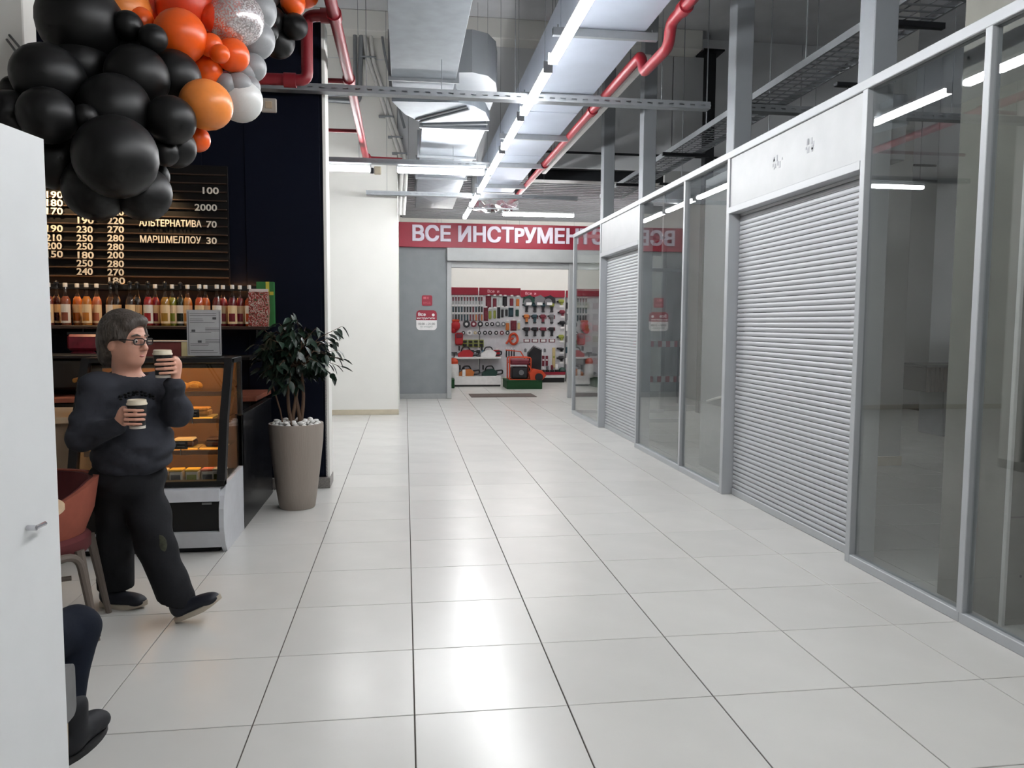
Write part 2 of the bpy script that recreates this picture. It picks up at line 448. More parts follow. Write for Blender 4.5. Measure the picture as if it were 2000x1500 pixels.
gd = T('glass_door', 'glass door with red and white warning tape at the back of the unit', 'door', (3.7, 9.0, 0))
tape_r = pm('red_tape', (170, 50, 55), .5); tape_w = pm('white_tape', (220, 215, 212), .5)
ob('door_leaf', MB().box(3.35, 4.2, 8.5, 8.508, .06, 2.3), m_glass, gd)
ob('door_frame', MB().box(3.3, 3.35, 8.48, 8.53, 0, 2.35, .004).box(4.2, 4.25, 8.48, 8.53, 0, 2.35, .004).box(3.35, 4.2, 8.48, 8.53, 2.3, 2.35, .004).box(3.35, 4.2, 8.48, 8.53, 0, .06, .004), m_alu, gd)
for z0 in (.62, 1.16):
    for k in range(12): ob('tape_stripe', MB().box(3.4+k*.065, 3.4+k*.065+.063, 8.495, 8.5, z0, z0+.09), (tape_r, tape_w)[k % 2], gd)
ob('pull_handle', MB().cyl((4.1, 8.46, .3), (4.1, 8.46, 1.25), .015), m_dark, gd, smooth=True)
# mesh cable tray over the units
tr = T('wire_cable_tray', 'long wire cable tray running above the units behind the storefront', 'cable tray', (3.4, 5, 3.6))
ob('side_rail', MB().box(3.2, 3.22, -3, 9.9, 3.6, 3.66), m_tray, tr)
ob('side_rail', MB().box(3.58, 3.6, -3, 9.9, 3.6, 3.66), m_tray, tr)
mb = MB()
for k in range(130): mb.box(3.22, 3.58, -2.95+k*.1, -2.93+k*.1, 3.6, 3.606)
for xx in (3.29, 3.4, 3.51): mb.box(xx-.004, xx+.004, -3, 9.9, 3.606, 3.612)
ob('tray_mesh', mb, m_tray, tr)
for k in range(6): ob('hanger_rod', MB().cyl((3.21, -1+k*2.1, 3.6), (3.21, -1+k*2.1, 6.3), .006, n=6), m_tray, tr)
for k in range(5): ob('support_channel', MB().box(3.1, 3.7, .1+k*2.1, .14+k*2.1, 3.56, 3.6), m_dark, tr)
for k, (yy, zz) in enumerate(((2.7, 3.3), (4.4, 3.25), (6.8, 3.28))):
    s1 = T('cctv_bracket', ['black bracket with a dangling cable above the large shutter', 'dark bracket above the grey partition', 'small dark bracket near the far shutter'][k], 'bracket', (3.35, yy, zz))
    ob('arm', MB().box(3.2, 3.55, yy, yy+.05, zz, zz+.03, .004), m_dark, s1)
    ob('cable', MB().tube([(3.3, yy+.02, zz), (3.28, yy+.02, zz-.1), (3.31, yy+.03, zz-.22)], .005, 6), m_black, s1)
    ob('hanger_rod', MB().cyl((3.5, yy+.02, zz), (3.5, yy+.02, 6.3), .005, n=6), m_tray, s1)
jb = T('orange_alarm', 'round orange alarm sounder hanging above the large shutter', 'alarm', (3.3, 2.2, 3.05))
ob('sounder', MB().lathe([(.0, -.035), (.04, -.03), (.048, 0), (.04, .03), (.02, .045)], (3.3, 2.35, 3.32), 16), pm('orange_plastic', (205, 96, 40), .5), jb, smooth=True)
ob('hanger_rod', MB().cyl((3.3, 2.35, 3.36), (3.3, 2.35, 3.6), .006, n=6), m_tray, jb)

# ------------------------------------------------------------------ overhead: luminaires
def luminaire(p, axis, L, label, mt, group):
    t = T('linear_light', label, 'ceiling light', p, group)
    x, y, z = p
    if axis == 'y':
        h = MB().box(x-.02, x+.02, y, y+L, z+.03, z+.06, .004); d = MB().box(x-.034, x+.034, y+.01, y+L-.01, z-.02, z+.03, .012)
        e = [MB().box(x-.036, x+.036, yy, yy+.012, z-.018, z+.07, .002) for yy in (y-.002, y+L-.01)]; rp = [(x, y+.15), (x, y+L-.15)]
    else:
        h = MB().box(x, x+L, y-.02, y+.02, z+.03, z+.06, .004); d = MB().box(x+.01, x+L-.01, y-.034, y+.034, z-.02, z+.03, .012)
        e = [MB().box(xx, xx+.012, y-.036, y+.036, z-.018, z+.07, .002) for xx in (x-.002, x+L-.01)]; rp = [(x+.15, y), (x+L-.15, y)]
    ob('housing', h, m_fascia, t); ob('diffuser', d, mt, t)
    for q in e: ob('end_cap', q, m_alu, t)
    for a, b in rp[:1]: ob('suspension_rod', MB().cyl((a, b, z+.058), (a, b, ceil_at(b)), .0022, n=6), m_tray, t)
    return t
def ceil_at(y): return 6.3 if y < 10.0 else 4.3
names = {-4: 0}
Y0 = 3.16
labs = {-1: 'glowing linear ceiling light nearest the camera, cut by the top edge of the picture', 0: 'second glowing linear light from the top edge in the long central row',
        1: 'third glowing linear light from the top edge in the long central row', 2: 'fourth glowing linear light from the top edge in the central row',
        3: 'fifth glowing linear light, just beyond the crossing row', 4: 'sixth glowing linear light, second last before the red shop sign',
        5: 'last and smallest linear light of the central row, close above the red shop sign'}
for k in range(-5, 6):  # those without their own label are unseen, added to brighten the hall
    luminaire((1.075, Y0+k*1.44, 3.45), 'y', 1.26, labs.get(k, 'added unseen linear light continuing the central row behind the camera'), m_tube, 'linear lights of the central row')
luminaire((-.125, 7.35, 3.45), 'x', 1.13, 'crosswise linear light meeting the central row at a right angle', m_tube, 'crosswise lights')
luminaire((-1.71, 7.35, 3.45), 'x', 1.26, 'crosswise linear light in front of the white wall, partly behind the navy wall', m_tube, 'crosswise lights')
luminaire((1.75, 11.4, 3.5), 'x', 1.35, 'slim crosswise light above the right half of the red shop sign', m_shoptube, 'crosswise lights')
for k in range(4):  # two unseen rows added to brighten the tool shop
    luminaire((.6+k*1.7, 14.0, 3.5), 'x', 1.26, 'added ceiling light inside the tool shop, unseen above its opening', m_shoptube, 'added tool shop lights')
    luminaire((.6+k*1.7, 16.2, 3.5), 'x', 1.26, 'added ceiling light inside the tool shop, unseen above its opening', m_shoptube, 'added tool shop lights')

for k in range(3):  # unseen row added to lift the dim right unit
    luminaire((6.5, -3.2+k*1.7, 3.45), 'y', 1.26, 'added linear light inside the right hand unit, unseen outside the picture', m_unitfill, 'added lights inside the right unit')
# ------------------------------------------------------------------ cable trays, ducts, pipes
def crosstray(y, x0, x1, z, label, holes=True, rods=()):
    t = T('cable_tray', label, 'cable tray', ((x0+x1)/2, y, z), 'crosswise cable trays')
    ob('tray_base', MB().box(x0, x1, y-.05, y+.05, z, z+.004), m_tray, t)
    for yy in (y-.052, y+.048):
        if yy < y and holes:     # front flange with punched slots
            mb = MB().box(x0, x1, yy, yy+.004, z, z+.022).box(x0, x1, yy, yy+.004, z+.036, z+.062); n = int((x1-x0)/.1)
            for k in range(n+1): mb.box(x0+k*.1, x0+k*.1+.055, yy, yy+.004, z+.022, z+.036)
            ob('slotted_flange', mb, m_tray, t)
        else: ob('flange', MB().box(x0, x1, yy, yy+.004, z, z+.062), m_tray, t)
    for xr in rods: ob('threaded_rod', MB().cyl((xr, y, z), (xr, y, ceil_at(y)), .003, n=6), m_tray, t)
    return t
crosstray(4.1, -1.9, 2.75, 3.47, 'slotted grey cable tray crossing the whole aisle in front of the navy wall', rods=(-.35, .3, .95, 2.3))
crosstray(4.1, 2.98, 6.2, 3.47, 'dark end of the crossing cable tray above the storefront units', rods=(3.8, 5.2))
crosstray(7.35, -2.4, 1.1, 3.53, 'grey cable tray carrying the crosswise lights', rods=(-.6, .6))
crosstray(9.6, -.62, 2.75, 3.5, 'furthest crosswise cable tray, in front of the shop sign', rods=(-.3, .9, 2.2))

def duct(name, label, secs, flanges, cross=()):
    t = T(name, label, 'duct', secs[0][0:3])
    for (x0, y0, z0, x1, y1, z1) in secs: ob('duct_section', MB().box(x0, x1, y0, y1, z0, z1, .004), m_galv, t)
    for (x0, x1, y, z0, z1) in flanges:
        mb = MB().box(x0-.03, x1+.03, y-.012, y+.012, z0-.03, z0).box(x0-.03, x1+.03, y-.012, y+.012, z1, z1+.03).box(x0-.03, x0, y-.012, y+.012, z0, z1).box(x1, x1+.03, y-.012, y+.012, z0, z1)
        ob('flange', mb, m_tray, t)
    for (x0, y0, x1, y1, z) in cross:   # folded stiffening cross on the underside
        cx, cy = (x0+x1)/2, (y0+y1)/2
        ob('cross_fold', MB().add([(x0, y0, z), (x1, y0, z), (x1, y1, z), (x0, y1, z), (cx, cy, z-.02)], [(0, 1, 4), (1, 2, 4), (2, 3, 4), (3, 0, 4)]), m_galv, t)
    return t
d1 = duct('ventilation_duct', 'wide galvanised duct hanging left of the central lights, bending to the right', [(-.145, -3.0, 3.8, .46, 4.7, 4.2)], [(-.145, .46, 1.5, 3.8, 4.2), (-.145, .46, 4.66, 3.8, 4.2), (-.145, .46, 5.1, 3.8, 4.2)])
ob('collar', MB().box(-.145, .46, 4.7, 5.1, 3.83, 4.17, .004), m_galv, d1)
# S-bend as a curved swept box
def sweepbox(path, hw, z0, z1):
    vs = []; fs = []; n = len(path)
    for k, (x, y) in enumerate(path):
        a = path[max(k-1, 0)]; b = path[min(k+1, n-1)]; d = Vector((b[0]-a[0], b[1]-a[1])).normalized(); nn = Vector((d.y, -d.x))
        for sx, z in ((-1, z0), (1, z0), (1, z1), (-1, z1)): vs.append((x+nn.x*hw*sx, y+nn.y*hw*sx, z))
    for k in range(n-1):
        for i in range(4): fs.append((k*4+i, k*4+(i+1) % 4, k*4+4+(i+1) % 4, k*4+4+i))
    fs += [(0, 1, 2, 3), tuple(range(4*n-4, 4*n))]
    return MB().add(vs, fs)
pth = []
for k in range(13):
    t = k/12; pth.append((.1575 + .39*(3*t*t-2*t**3), 5.1+t*1.3))
ob('bend_cheek', MB().prism([(.46, 4.75), (.62, 4.72), (.78, 4.8), (.88, 5.0), (.93, 5.3), (.93, 6.0), (.7, 6.0), (.46, 5.1)], 3.9, 4.3, 'z'), m_aludk, d1)
poly = [PZ(x, y, 3.8) for x, y in ((765, 198), (896, 200), (926, 207), (948, 219), (956, 236), (825, 240), (792, 224))]
ob('offset_bend', MB().prism([(p.x, p.y) for p in poly], 3.8, 4.2, 'z'), m_galv, d1)
for q0, q1 in (((812, 234), (912, 208)), ((820, 238), (916, 213)), ((826, 244), (952, 242))):
    ob('seam_bar', MB().tube([PZ(*q0, 3.79), PZ(*q1, 3.79)], .012, 6), m_tray, d1)
for y0, y1 in ((6.42, 8.0), (8.05, 9.6), (9.65, 11.2), (11.25, 12.9)):
    ob('duct_section', MB().box(.18, .93, y0, y1, 3.8, 4.14, .004), m_galv, d1)
    x0, x1, z = .19, .92, 3.799
    cx, cy = (x0+x1)/2, (y0+y1)/2
    ob('cross_fold', MB().add([(x0, y0+.02, z), (x1, y0+.02, z), (x1, y1-.02, z), (x0, y1-.02, z), (cx, cy, z-.022)], [(0, 1, 4), (1, 2, 4), (2, 3, 4), (3, 0, 4)]), m_galv, d1)
    mb = MB().box(.15, .96, y0-.04, y0-.012, 3.77, 3.8).box(.15, .18, y0-.04, y0-.012, 3.8, 4.14).box(.93, .96, y0-.04, y0-.012, 3.8, 4.14)
    ob('flange', mb, m_tray, d1)
m_duct2 = pm('pale_duct_wrap', (178, 186, 200), .45, .55, var=.05, scale=3)
d2 = T('flat_supply_duct', 'broad flat pale duct right of the central lights with strut supports', 'duct', (1.5, 4, 3.8))
for y0, y1 in ((-3, .6), (.62, 3.4), (3.42, 5.6), (5.62, 7.8), (7.82, 10.8)):
    ob('duct_section', MB().box(1.22, 1.86, y0, y1, 3.8, 4.12, .004), m_duct2, d2)
ob('duct_end', MB().box(1.18, 1.9, 10.8, 11.3, 3.78, 4.12, .006), m_fascia, d2)
for y in (1.2, 3.2, 4.9, 6.6, 8.3, 10.0):
    ob('support_strut', MB().box(1.12, 1.96, y, y+.045, 3.735, 3.755).box(1.12, 1.96, y, y+.008, 3.755, 3.795).box(1.12, 1.96, y+.037, y+.045, 3.755, 3.795), m_tray, d2)
    for xr in (1.16, 1.92): ob('threaded_rod', MB().cyl((xr, y+.02, 3.74), (xr, y+.02, 3.82), .005, n=6), m_tray, d2)
fo = T('foil_duct', 'crumpled silver foil duct hanging in front of the low ceiling', 'duct', (1.4, 11.9, 3.75))
rg = random.Random(5)
vs = []; fs = []; nx, ny = 9, 9
for j in range(ny):
    for i in range(nx): vs.append((1.25+i*.1, 11.35+j*.16, 3.72+rg.uniform(-.05, .05)))
for j in range(ny-1):
    for i in range(nx-1): fs.append((j*nx+i, j*nx+i+1, (j+1)*nx+i+1, (j+1)*nx+i))
top = [(v[0], v[1], 4.05) for v in vs]; n0 = len(vs)
fs2 = [tuple(n0+q for q in f) for f in fs]
ring = list(range(nx)) + [nx*j+nx-1 for j in range(1, ny)] + [nx*(ny-1)+i for i in range(nx-2, -1, -1)] + [nx*j for j in range(ny-2, 0, -1)]
side = [(ring[k], ring[(k+1) % len(ring)], n0+ring[(k+1) % len(ring)], n0+ring[k]) for k in range(len(ring))]
ob('foil_sleeve', MB().add(vs+top, fs+fs2+side), pm('foil', (205, 210, 214), .22, .95, var=.05), fo)
ob('strap', MB().box(1.2, 2.1, 11.7, 11.74, 3.64, 3.66).box(1.2, 1.21, 11.7, 11.74, 3.66, 4.265).box(2.09, 2.1, 11.7, 11.74, 3.66, 4.265), m_tray, fo)

def bend(pts, r=.08, n=5):
    """round the corners of a polyline"""
    P = [Vector(p) for p in pts]; out = [P[0]]
    for k in range(1, len(P)-1):
        a = (P[k-1]-P[k]); b = (P[k+1]-P[k]); ra = min(r, a.length*.45, b.length*.45)
        p0 = P[k]+a.normalized()*ra; p1 = P[k]+b.normalized()*ra
        for i in range(n+1):
            t = i/n; out.append(p0*(1-t)**2 + P[k]*2*t*(1-t) + p1*t*t)
    out.append(P[-1]); return out
rp = T('sprinkler_pipe', 'long red sprinkler pipe above the storefront with a dip near the top edge', 'pipe', (1.98, 5, 3.8))
ob('pipe_run', MB().tube(bend([(1.98, -3, 3.82), (1.98, 2.95, 3.78), (1.98, 3.0, 3.62), (1.98, 3.62, 3.62), (1.98, 3.7, 3.79), (1.98, 11.5, 3.8)], .07), .044, 12), m_red, rp, smooth=True)
for y in (2.62, 5.4, 8.3): ob('coupling', MB().cyl((1.98, y, 3.79 if y > 3 else 3.78), (1.98, y+.09, 3.79 if y > 3 else 3.78), .056, n=14), m_red, rp, smooth=True)
for y in (1.0, 5.2, 7.6): ob('hanger', MB().cyl((1.98, y, 3.84), (1.98, y, 6.3), .005, n=6), m_tray, rp)
wp = T('white_pipe', 'straight white pipe running beside the red pipe above the storefront', 'pipe', (2.1, 6, 3.8))
ob('pipe_run', MB().box(2.05, 2.13, 3.85, 9.0, 3.79, 3.86, .015), m_wpipe, wp)
for y in (4.4, 6.4, 8.4): ob('hanger', MB().cyl((2.09, y, 3.85), (2.09, y, 6.3), .005, n=6), m_tray, wp)
rl = T('sprinkler_pipe', 'red sprinkler pipe with branches in front of the white wall', 'pipe', (-.54, 5, 3.8))
ob('pipe_run', MB().tube(bend([(-.56, -2, 3.8), (-.54, 4.95, 3.8), (-.56, 8.4, 3.8), (-.06, 8.45, 3.8)], .09), .045, 12), m_red, rl, smooth=True)
for y in (4.85, 6.8): ob('branch', MB().tube([(-.54, y, 3.8), (-1.9, y, 3.8)], .022, 10), m_red, rl, smooth=True)
for y in (3.2, 4.75, 8.25): ob('coupling', MB().cyl((-.545, y, 3.8), (-.545, y+.1, 3.8), .058, n=14), m_red, rl, smooth=True)
ob('drop_branch', MB().tube(bend([(-.55, 3.4, 3.86), (-.765, 3.4, 3.84), (-.767, 3.4, 3.36), (-2.2, 3.4, 3.35)], .06), .045, 12), m_red, rl, smooth=True)
for x in (-.62, -.9): ob('coupling', MB().cyl((x-.04, 3.4, 3.85 if x > -.8 else 3.355), (x+.05, 3.4, 3.85 if x > -.8 else 3.355), .056, n=14), m_red, rl, smooth=True)
cp = T('conduit_bundle', 'thin grey conduits looping down the white wall behind the red pipe', 'conduit', (-.7, 9.8, 4.9))
A = lambda x, y: PY(x, y, 9.82)
ob('conduit', MB().tube(bend([A(693, 62), A(694, 182), A(634, 186)], .1), .03, 8), m_tray, cp, smooth=True)
ob('conduit', MB().tube(bend([A(706, 62), A(702, 200), A(630, 195)], .1), .035, 8), m_tray, cp, smooth=True)
ob('conduit', MB().tube(bend([A(708, 40), A(717, 108), A(786, 318), A(781, 420)], .15), .035, 8), m_wpipe, cp, smooth=True)
ob('conduit', MB().tube(bend([A(722, 40), A(728, 118), A(795, 320), A(788, 420)], .15), .03, 8), m_wpipe, cp, smooth=True)
ob('conduit', MB().tube(bend([A(746, 68), A(752, 110), A(790, 250)], .15), .02, 8), m_tray, cp, smooth=True)
for q in ((717, 112), (752, 228), (770, 268), (778, 300)):
    p = A(*q); ob('pipe_clip', MB().box(p.x-.1, p.x+.14, p.y-.04, p.y+.06, p.z-.012, p.z+.012, .004), m_tray, cp)
p2 = T('steel_ceiling_column', 'dark steel column rising to the ceiling behind the storefront row', 'column', (4.95, 9.7, 0))
ob('shaft', MB().box(4.9, 5.06, 9.6, 9.76, 0, 5.95, .01), m_dark, p2); ob('cap_plate', MB().box(4.8, 5.16, 9.5, 9.86, 5.95, 5.98, .003), m_dark, p2)
tag(ob('thin_supply_pipe', MB().tube([(2.2, 9.9, 4.33), (9.3, 9.9, 4.33)], .02, 8), m_dark, smooth=True), 'thin dark pipe crossing the grey panel wall high up', 'pipe')
tag(ob('dark_ceiling_beam', MB().box(2.1, 9.3, 10.3, 10.6, 3.95, 4.15, .01), m_dark), 'dark crosswise steel beam below the grey panel wall', 'beam')
md = T('motion_detector', 'small pale motion detector on the wall by the crosswise light', 'detector', (-.35, 7.6, 3.4))
p = PZ(738, 332, 3.5)
ob('detector_body', MB().box(p.x-.04, p.x+.05, 7.33, 7.39, 3.4, 3.5, .01), m_beige, md)
ob('emergency_plate', MB().box(p.x-.09, p.x-.045, 7.33, 7.38, 3.41, 3.48, .006), m_dark, md)
bx = PY(526, 207, 4.25)
wb = T('wall_switch_box', 'small beige square box on the navy wall right of the balloons', 'junction box', (bx.x, 4.25, bx.z))
ob('box_body', MB().box(bx.x-.065, bx.x+.065, 4.22, 4.25, bx.z-.06, bx.z+.06, .008), pm('beige_plastic', (186, 178, 168), .5), wb)
ob('box_lens', MB().box(bx.x-.03, bx.x+.03, 4.212, 4.22, bx.z-.03, bx.z+.03, .004), pm('beige_lens', (196, 176, 150), .5), wb)
# ------------------------------------------------------------------ tool shop: sign, opening, stock
m_sred = pm('shop_red', (142, 24, 48), .45, var=.04)
m_swhite = pm('sign_white', (214, 206, 220), .5)
m_lime = pm('lime_plastic', (140, 146, 66), .5); m_or = pm('orange_tool', (196, 66, 32), .45); m_grn = pm('green_turf', (26, 66, 36), .95, var=.3, scale=80)
m_tgreen = pm('dark_green_tool', (18, 56, 48), .45); m_tred = pm('red_tool', (176, 28, 36), .45); m_card = pm('white_card', (228, 226, 226), .5)
m_peg = pm('pegboard_white', (206, 205, 210), .5); m_tdk = pm('tool_black', (30, 29, 34), .45); m_tteal = pm('teal_tool', (32, 62, 72), .5); m_tgrey = pm('tool_grey', (120, 120, 124), .4, .4)
m_tbl = pm('blue_pack', (110, 160, 186), .5); m_wood = pm('pale_wood', (196, 176, 128), .6); m_amber = pm('amber_tool', (190, 110, 50), .5); m_mar = pm('maroon_pack', (112, 34, 50), .5); m_clear = pm('blister_pale', (196, 202, 202), .3)
sg = T('shop_sign', 'wide red shop sign with white capital lettering above the far shop', 'sign', (3, 12.5, 3.2))
ob('sign_board', MB().box(-.141, 6.5, 12.46, 12.55, 2.985, 3.46, .004), m_sred, sg)
SIGNTXT = text('lettering', 'ВСЕ ИНСТPУМЕНТЫ', m_swhite, sg, (.1, 12.45, 3.228), .40, align='LEFT', ext=.012)
bm0 = SIGNTXT.data; bm1 = bmesh.new()
for dx in (-.014, 0, .014):
    for dz in (-.01, 0, .01):
        n0 = len(bm1.verts); bm1.from_mesh(bm0); bm1.verts.ensure_lookup_table()
        for v in bm1.verts[n0:]: v.co.x += dx; v.co.y += dz; v.co.z += .0012*(n0/max(1, len(bm0.vertices)))
bm1.to_mesh(bm0); bm1.free()
st = T('shop_entrance_shutter', 'open shutter frame with a white box around the tool shop entrance', 'shutter', (2.05, 12.55, 0))
ob('shutter_box', MB().box(.79, 3.33, 12.4, 12.62, 2.72, 2.98, .012), m_fascia, st)
ob('head_rail', MB().box(.79, 3.33, 12.5, 12.6, 2.6, 2.72, .004), m_fascia, st)
for xx in (.79, 3.25): ob('guide_rail', MB().box(xx, xx+.09, 12.48, 12.6, 0, 2.72, .006), m_fascia, st)
wn = T('shop_window', 'glazed shop window to the right of the tool shop entrance', 'window', (5.5, 12.55, 0))
ob('window_frame', MB().box(3.38, 9.3, 12.5, 12.58, 2.9, 2.985, .004).box(3.36, 3.42, 12.5, 12.58, .12, 2.9, .004).box(9.24, 9.3, 12.5, 12.58, .12, 2.9, .004), m_alu, wn)
ob('glass_pane', MB().box(3.42, 9.24, 12.53, 12.538, .12, 2.9), m_glass, wn)
def rrect(x0, x1, z0, z1, y0, y1, r, mb=None, corners=(1, 1, 1, 1)):
    pts = []
    for (cx, cz, a0, on) in ((x1-r, z1-r, 0, corners[0]), (x0+r, z1-r, 90, corners[1]), (x0+r, z0+r, 180, corners[2]), (x1-r, z0+r, 270, corners[3])):
        if on:
            for k in range(6): a = math.radians(a0+k*18); pts.append((cx+r*math.cos(a), cz+r*math.sin(a)))
        else:
            a = math.radians(a0+45); pts.append((cx+r*(1 if math.cos(a) > 0 else -1), cz+r*(1 if math.sin(a) > 0 else -1)))
    return (mb or MB()).prism(pts, y0, y1, 'y')
s1 = T('square_red_sign', 'small square red sign on the grey wall, the upper one', 'sign', (.4, 12.54, 1.95))
ob('plate', rrect(.3, .505, 1.845, 2.05, 12.538, 12.55, .03), m_sred, s1)
text('small_print', 'ВХОД', pm('pink_print', (196, 96, 108), .5), s1, (.4, 12.536, 1.9), .05)
ob('print_mark', MB().box(.33, .39, 12.535, 12.538, 1.975, 2.02).box(.41, .43, 12.535, 12.538, 1.975, 2.02), MATS['pink_print'], s1)
s2 = T('opening_hours_sign', 'rounded red and white opening hours sign below the square red sign', 'sign', (.39, 12.54, 1.55))
ob('red_half', rrect(.19, .595, 1.56, 1.755, 12.538, 12.55, .07, corners=(1, 1, 0, 0)), m_sred, s2)
ob('white_half', rrect(.19, .595, 1.365, 1.56, 12.538, 12.55, .07, corners=(0, 0, 1, 1)), m_card, s2)
text('shop_name_top', 'Все', m_card, s2, (.3, 12.536, 1.67), .085, bold=.002)
text('shop_name_bottom', 'инструменты', m_card, s2, (.38, 12.536, 1.6), .055, bold=.001)
ob('round_mark', MB().cyl((.525, 12.535, 1.665), (.525, 12.538, 1.665), .028), m_card, s2)
text('hours', '10:00 – 21:00', pm('dark_print', (60, 66, 64), .6), s2, (.39, 12.536, 1.485), .062)
text('hours_note', 'без выходных', pm('grey_print', (140, 156, 152), .6), s2, (.39, 12.536, 1.43), .036)
tag(ob('door_mat', MB().box(1.3, 2.65, 12.72, 13.45, 0, .012, .004), pm('brown_mat', (84, 72, 68), .95, bump=.3, bscale=200)), 'brown rectangular door mat inside the tool shop entrance', 'mat')

YB = 15.95
ORD = ('first', 'second', 'third', 'fourth', 'fifth', 'sixth', 'seventh', 'eighth', 'ninth', 'tenth', 'eleventh')
def gondola(x0, x1, yb, label, printed=True):
    g = T('pegboard_gondola', label, 'display stand', ((x0+x1)/2, yb, 0), 'pegboard displays of the tool shop')
    ob('pegboard', MB().box(x0, x1, yb, yb+.04, .2, 2.3, .003), m_peg, g)
    ob('header_band', MB().box(x0+.01, x1-.01, yb-.06, yb, 2.19, 2.37, .006), m_sred, g)
    if printed: text('header_print', 'Все  и', pm('header_pink', (240, 190, 200), .5), g, (x0+.35, yb-.064, 2.28), .1, ext=.001)
    for zz in (.25,): ob('upright', MB().box(x0, x0+.03, yb-.03, yb, .0, 2.2), m_tgrey, g)
    return g
xs = [.55, 1.72, 2.84]
g1 = gondola(.3, 1.74, YB, 'left pegboard display with rows of small carded tools', False)
g2 = gondola(1.75, 2.78, YB, 'middle pegboard display of the tool shop with mixed packs')
g3 = gondola(2.84, 4.1, 17.0, 'right pegboard display with hanging power tools')
g4 = gondola(4.12, 6.0, 17.0, 'pegboard display seen behind the right door jamb and the window')
for g, (a, b) in ((g1, (1.12, 2.25)),):
    ob('shelf', MB().box(a, b, YB-.45, YB, .66, .7, .004), m_card, g)
    ob('base_shelf', MB().box(a, b, YB-.5, YB, .04, .24, .006), m_card, g)
    ob('kick_plate', MB().box(a+.02, b-.02, YB-.48, YB, 0, .04), m_black, g)
ob('base_shelf', MB().box(2.86, 4.05, 16.6, 17, .12, .22, .005), m_card, g3); ob('kick_plate', MB().box(2.88, 4.03, 16.62, 17, 0, .12), m_black, g3)
ob('price_rail', MB().box(2.86, 4.05, 16.58, 16.6, .2, .27), m_sred, g3)

def item(name, label, cat, group, parts, loc):
    t = T(name, label, cat, loc, group)
    for nm, mb, mt in parts: ob(nm, mb, mt, t, smooth=30)
    return t
rg = random.Random(11)
def pt(px, py, yb): return PY(px, py, yb)
# rows of screwdrivers and carded hand tools
for r, (yy, h, cols) in enumerate(((594, 20, (m_mar, m_tdk, m_tdk)), (601.5, 13, None), (614, 14, None))):
    pass
rowspec = [(582, 'screwdriver from the left in the top row of the left pegboard', [m_mar, m_mar, m_mar, m_tdk, m_mar, m_mar, m_mar, m_mar, m_tteal, m_mar, m_mar]),
           (600, 'dark carded tool from the left in the second row of the left pegboard', [m_tteal, m_tdk, m_tteal, m_tteal, m_tdk, m_tdk, m_tdk, m_mar, m_tteal, m_tdk, m_tdk]),
           (615, 'slim carded tool from the left in the third row of the left pegboard', [m_tgrey, m_tdk, m_tdk, m_tteal, m_tteal, m_tteal, m_mar, m_mar, m_amber, m_mar, m_amber])]
for r, (yy, lab, mts) in enumerate(rowspec):
    for k in range(11):
        p = pt(885+k*5.6, yy, YB-.008); x, y, z = p
        t = T('carded_tool', f'{ORD[k]} {lab}', 'hand tool', p, 'carded tools in rows on the left pegboard')
        ob('backing_card', MB().box(x-.022, x+.022, y, y+.006, z-.15, z+.03, .001), m_clear, t)
        ob('price_tab', MB().box(x-.025, x+.025, y-.05, y-.045, z+.03, z+.06), m_card, t)
        if r == 0: ob('handle', MB().cyl((x, y-.015, z+.02), (x, y-.015, z-.07), .016, .013, n=8), mts[k], t); ob('blade', MB().cyl((x, y-.015, z-.07), (x, y-.015, z-.15), .005, n=6), m_tgrey, t)
        else: ob('tool_body', MB().box(x-.017, x+.017, y-.028, y, z-.14, z+.01, .006), mts[k], t)
# packs on the middle display
packs = [(954, 590, 11, 24, m_mar), (966, 590, 10, 24, m_mar), (977, 589, 9, 22, m_clear), (986, 589, 9, 20, m_tdk), (999, 589, 10, 20, m_mar), (1011, 590, 9, 20, m_amber),
         (949, 614, 9, 26, m_mar), (957, 614, 8, 22, m_lime), (966, 613, 7, 22, m_lime), (974, 611, 6, 22, m_tdk), (981, 611, 7, 22, m_tdk), (989, 610, 7, 18, m_tdk), (998, 610, 10, 18, m_tteal), (1010, 610, 9, 18, m_tgreen),
         (991, 637, 10, 20, m_amber), (1003, 636, 12, 20, m_mar), (1013, 636, 7, 18, m_wood)]
for k, (px, py, w_, h_, mt) in enumerate(packs):
    p = pt(px, py, YB-.008); x, y, z = p; s = (18.83)/1508
    t = T('blister_pack', f'{["maroon", "dark red", "pale clear", "blackish", "deep red", "amber", "tall maroon", "lime", "yellow green", "black narrow", "black wide", "black short", "teal", "green", "brown", "red brown", "cream"][k]} blister pack in the {("upper" if k < 6 else "second" if k < 14 else "third")} row of the middle pegboard', 'blister pack', p, 'blister packs on the middle pegboard')
    ob('backing_card', MB().box(x-w_*s*.5, x+w_*s*.5, y, y+.006, z-h_*s*.5, z+h_*s*.5, .001), m_clear if k % 3 else mt, t)
    ob('packed_tool', MB().box(x-w_*s*.36, x+w_*s*.36, y-.03, y, z-h_*s*.42, z+h_*s*.3, .012), mt, t)
    ob('price_tab', MB().box(x-.03, x+.03, y-.07, y-.065, z+h_*s*.5, z+h_*s*.5+.035), m_card, t)
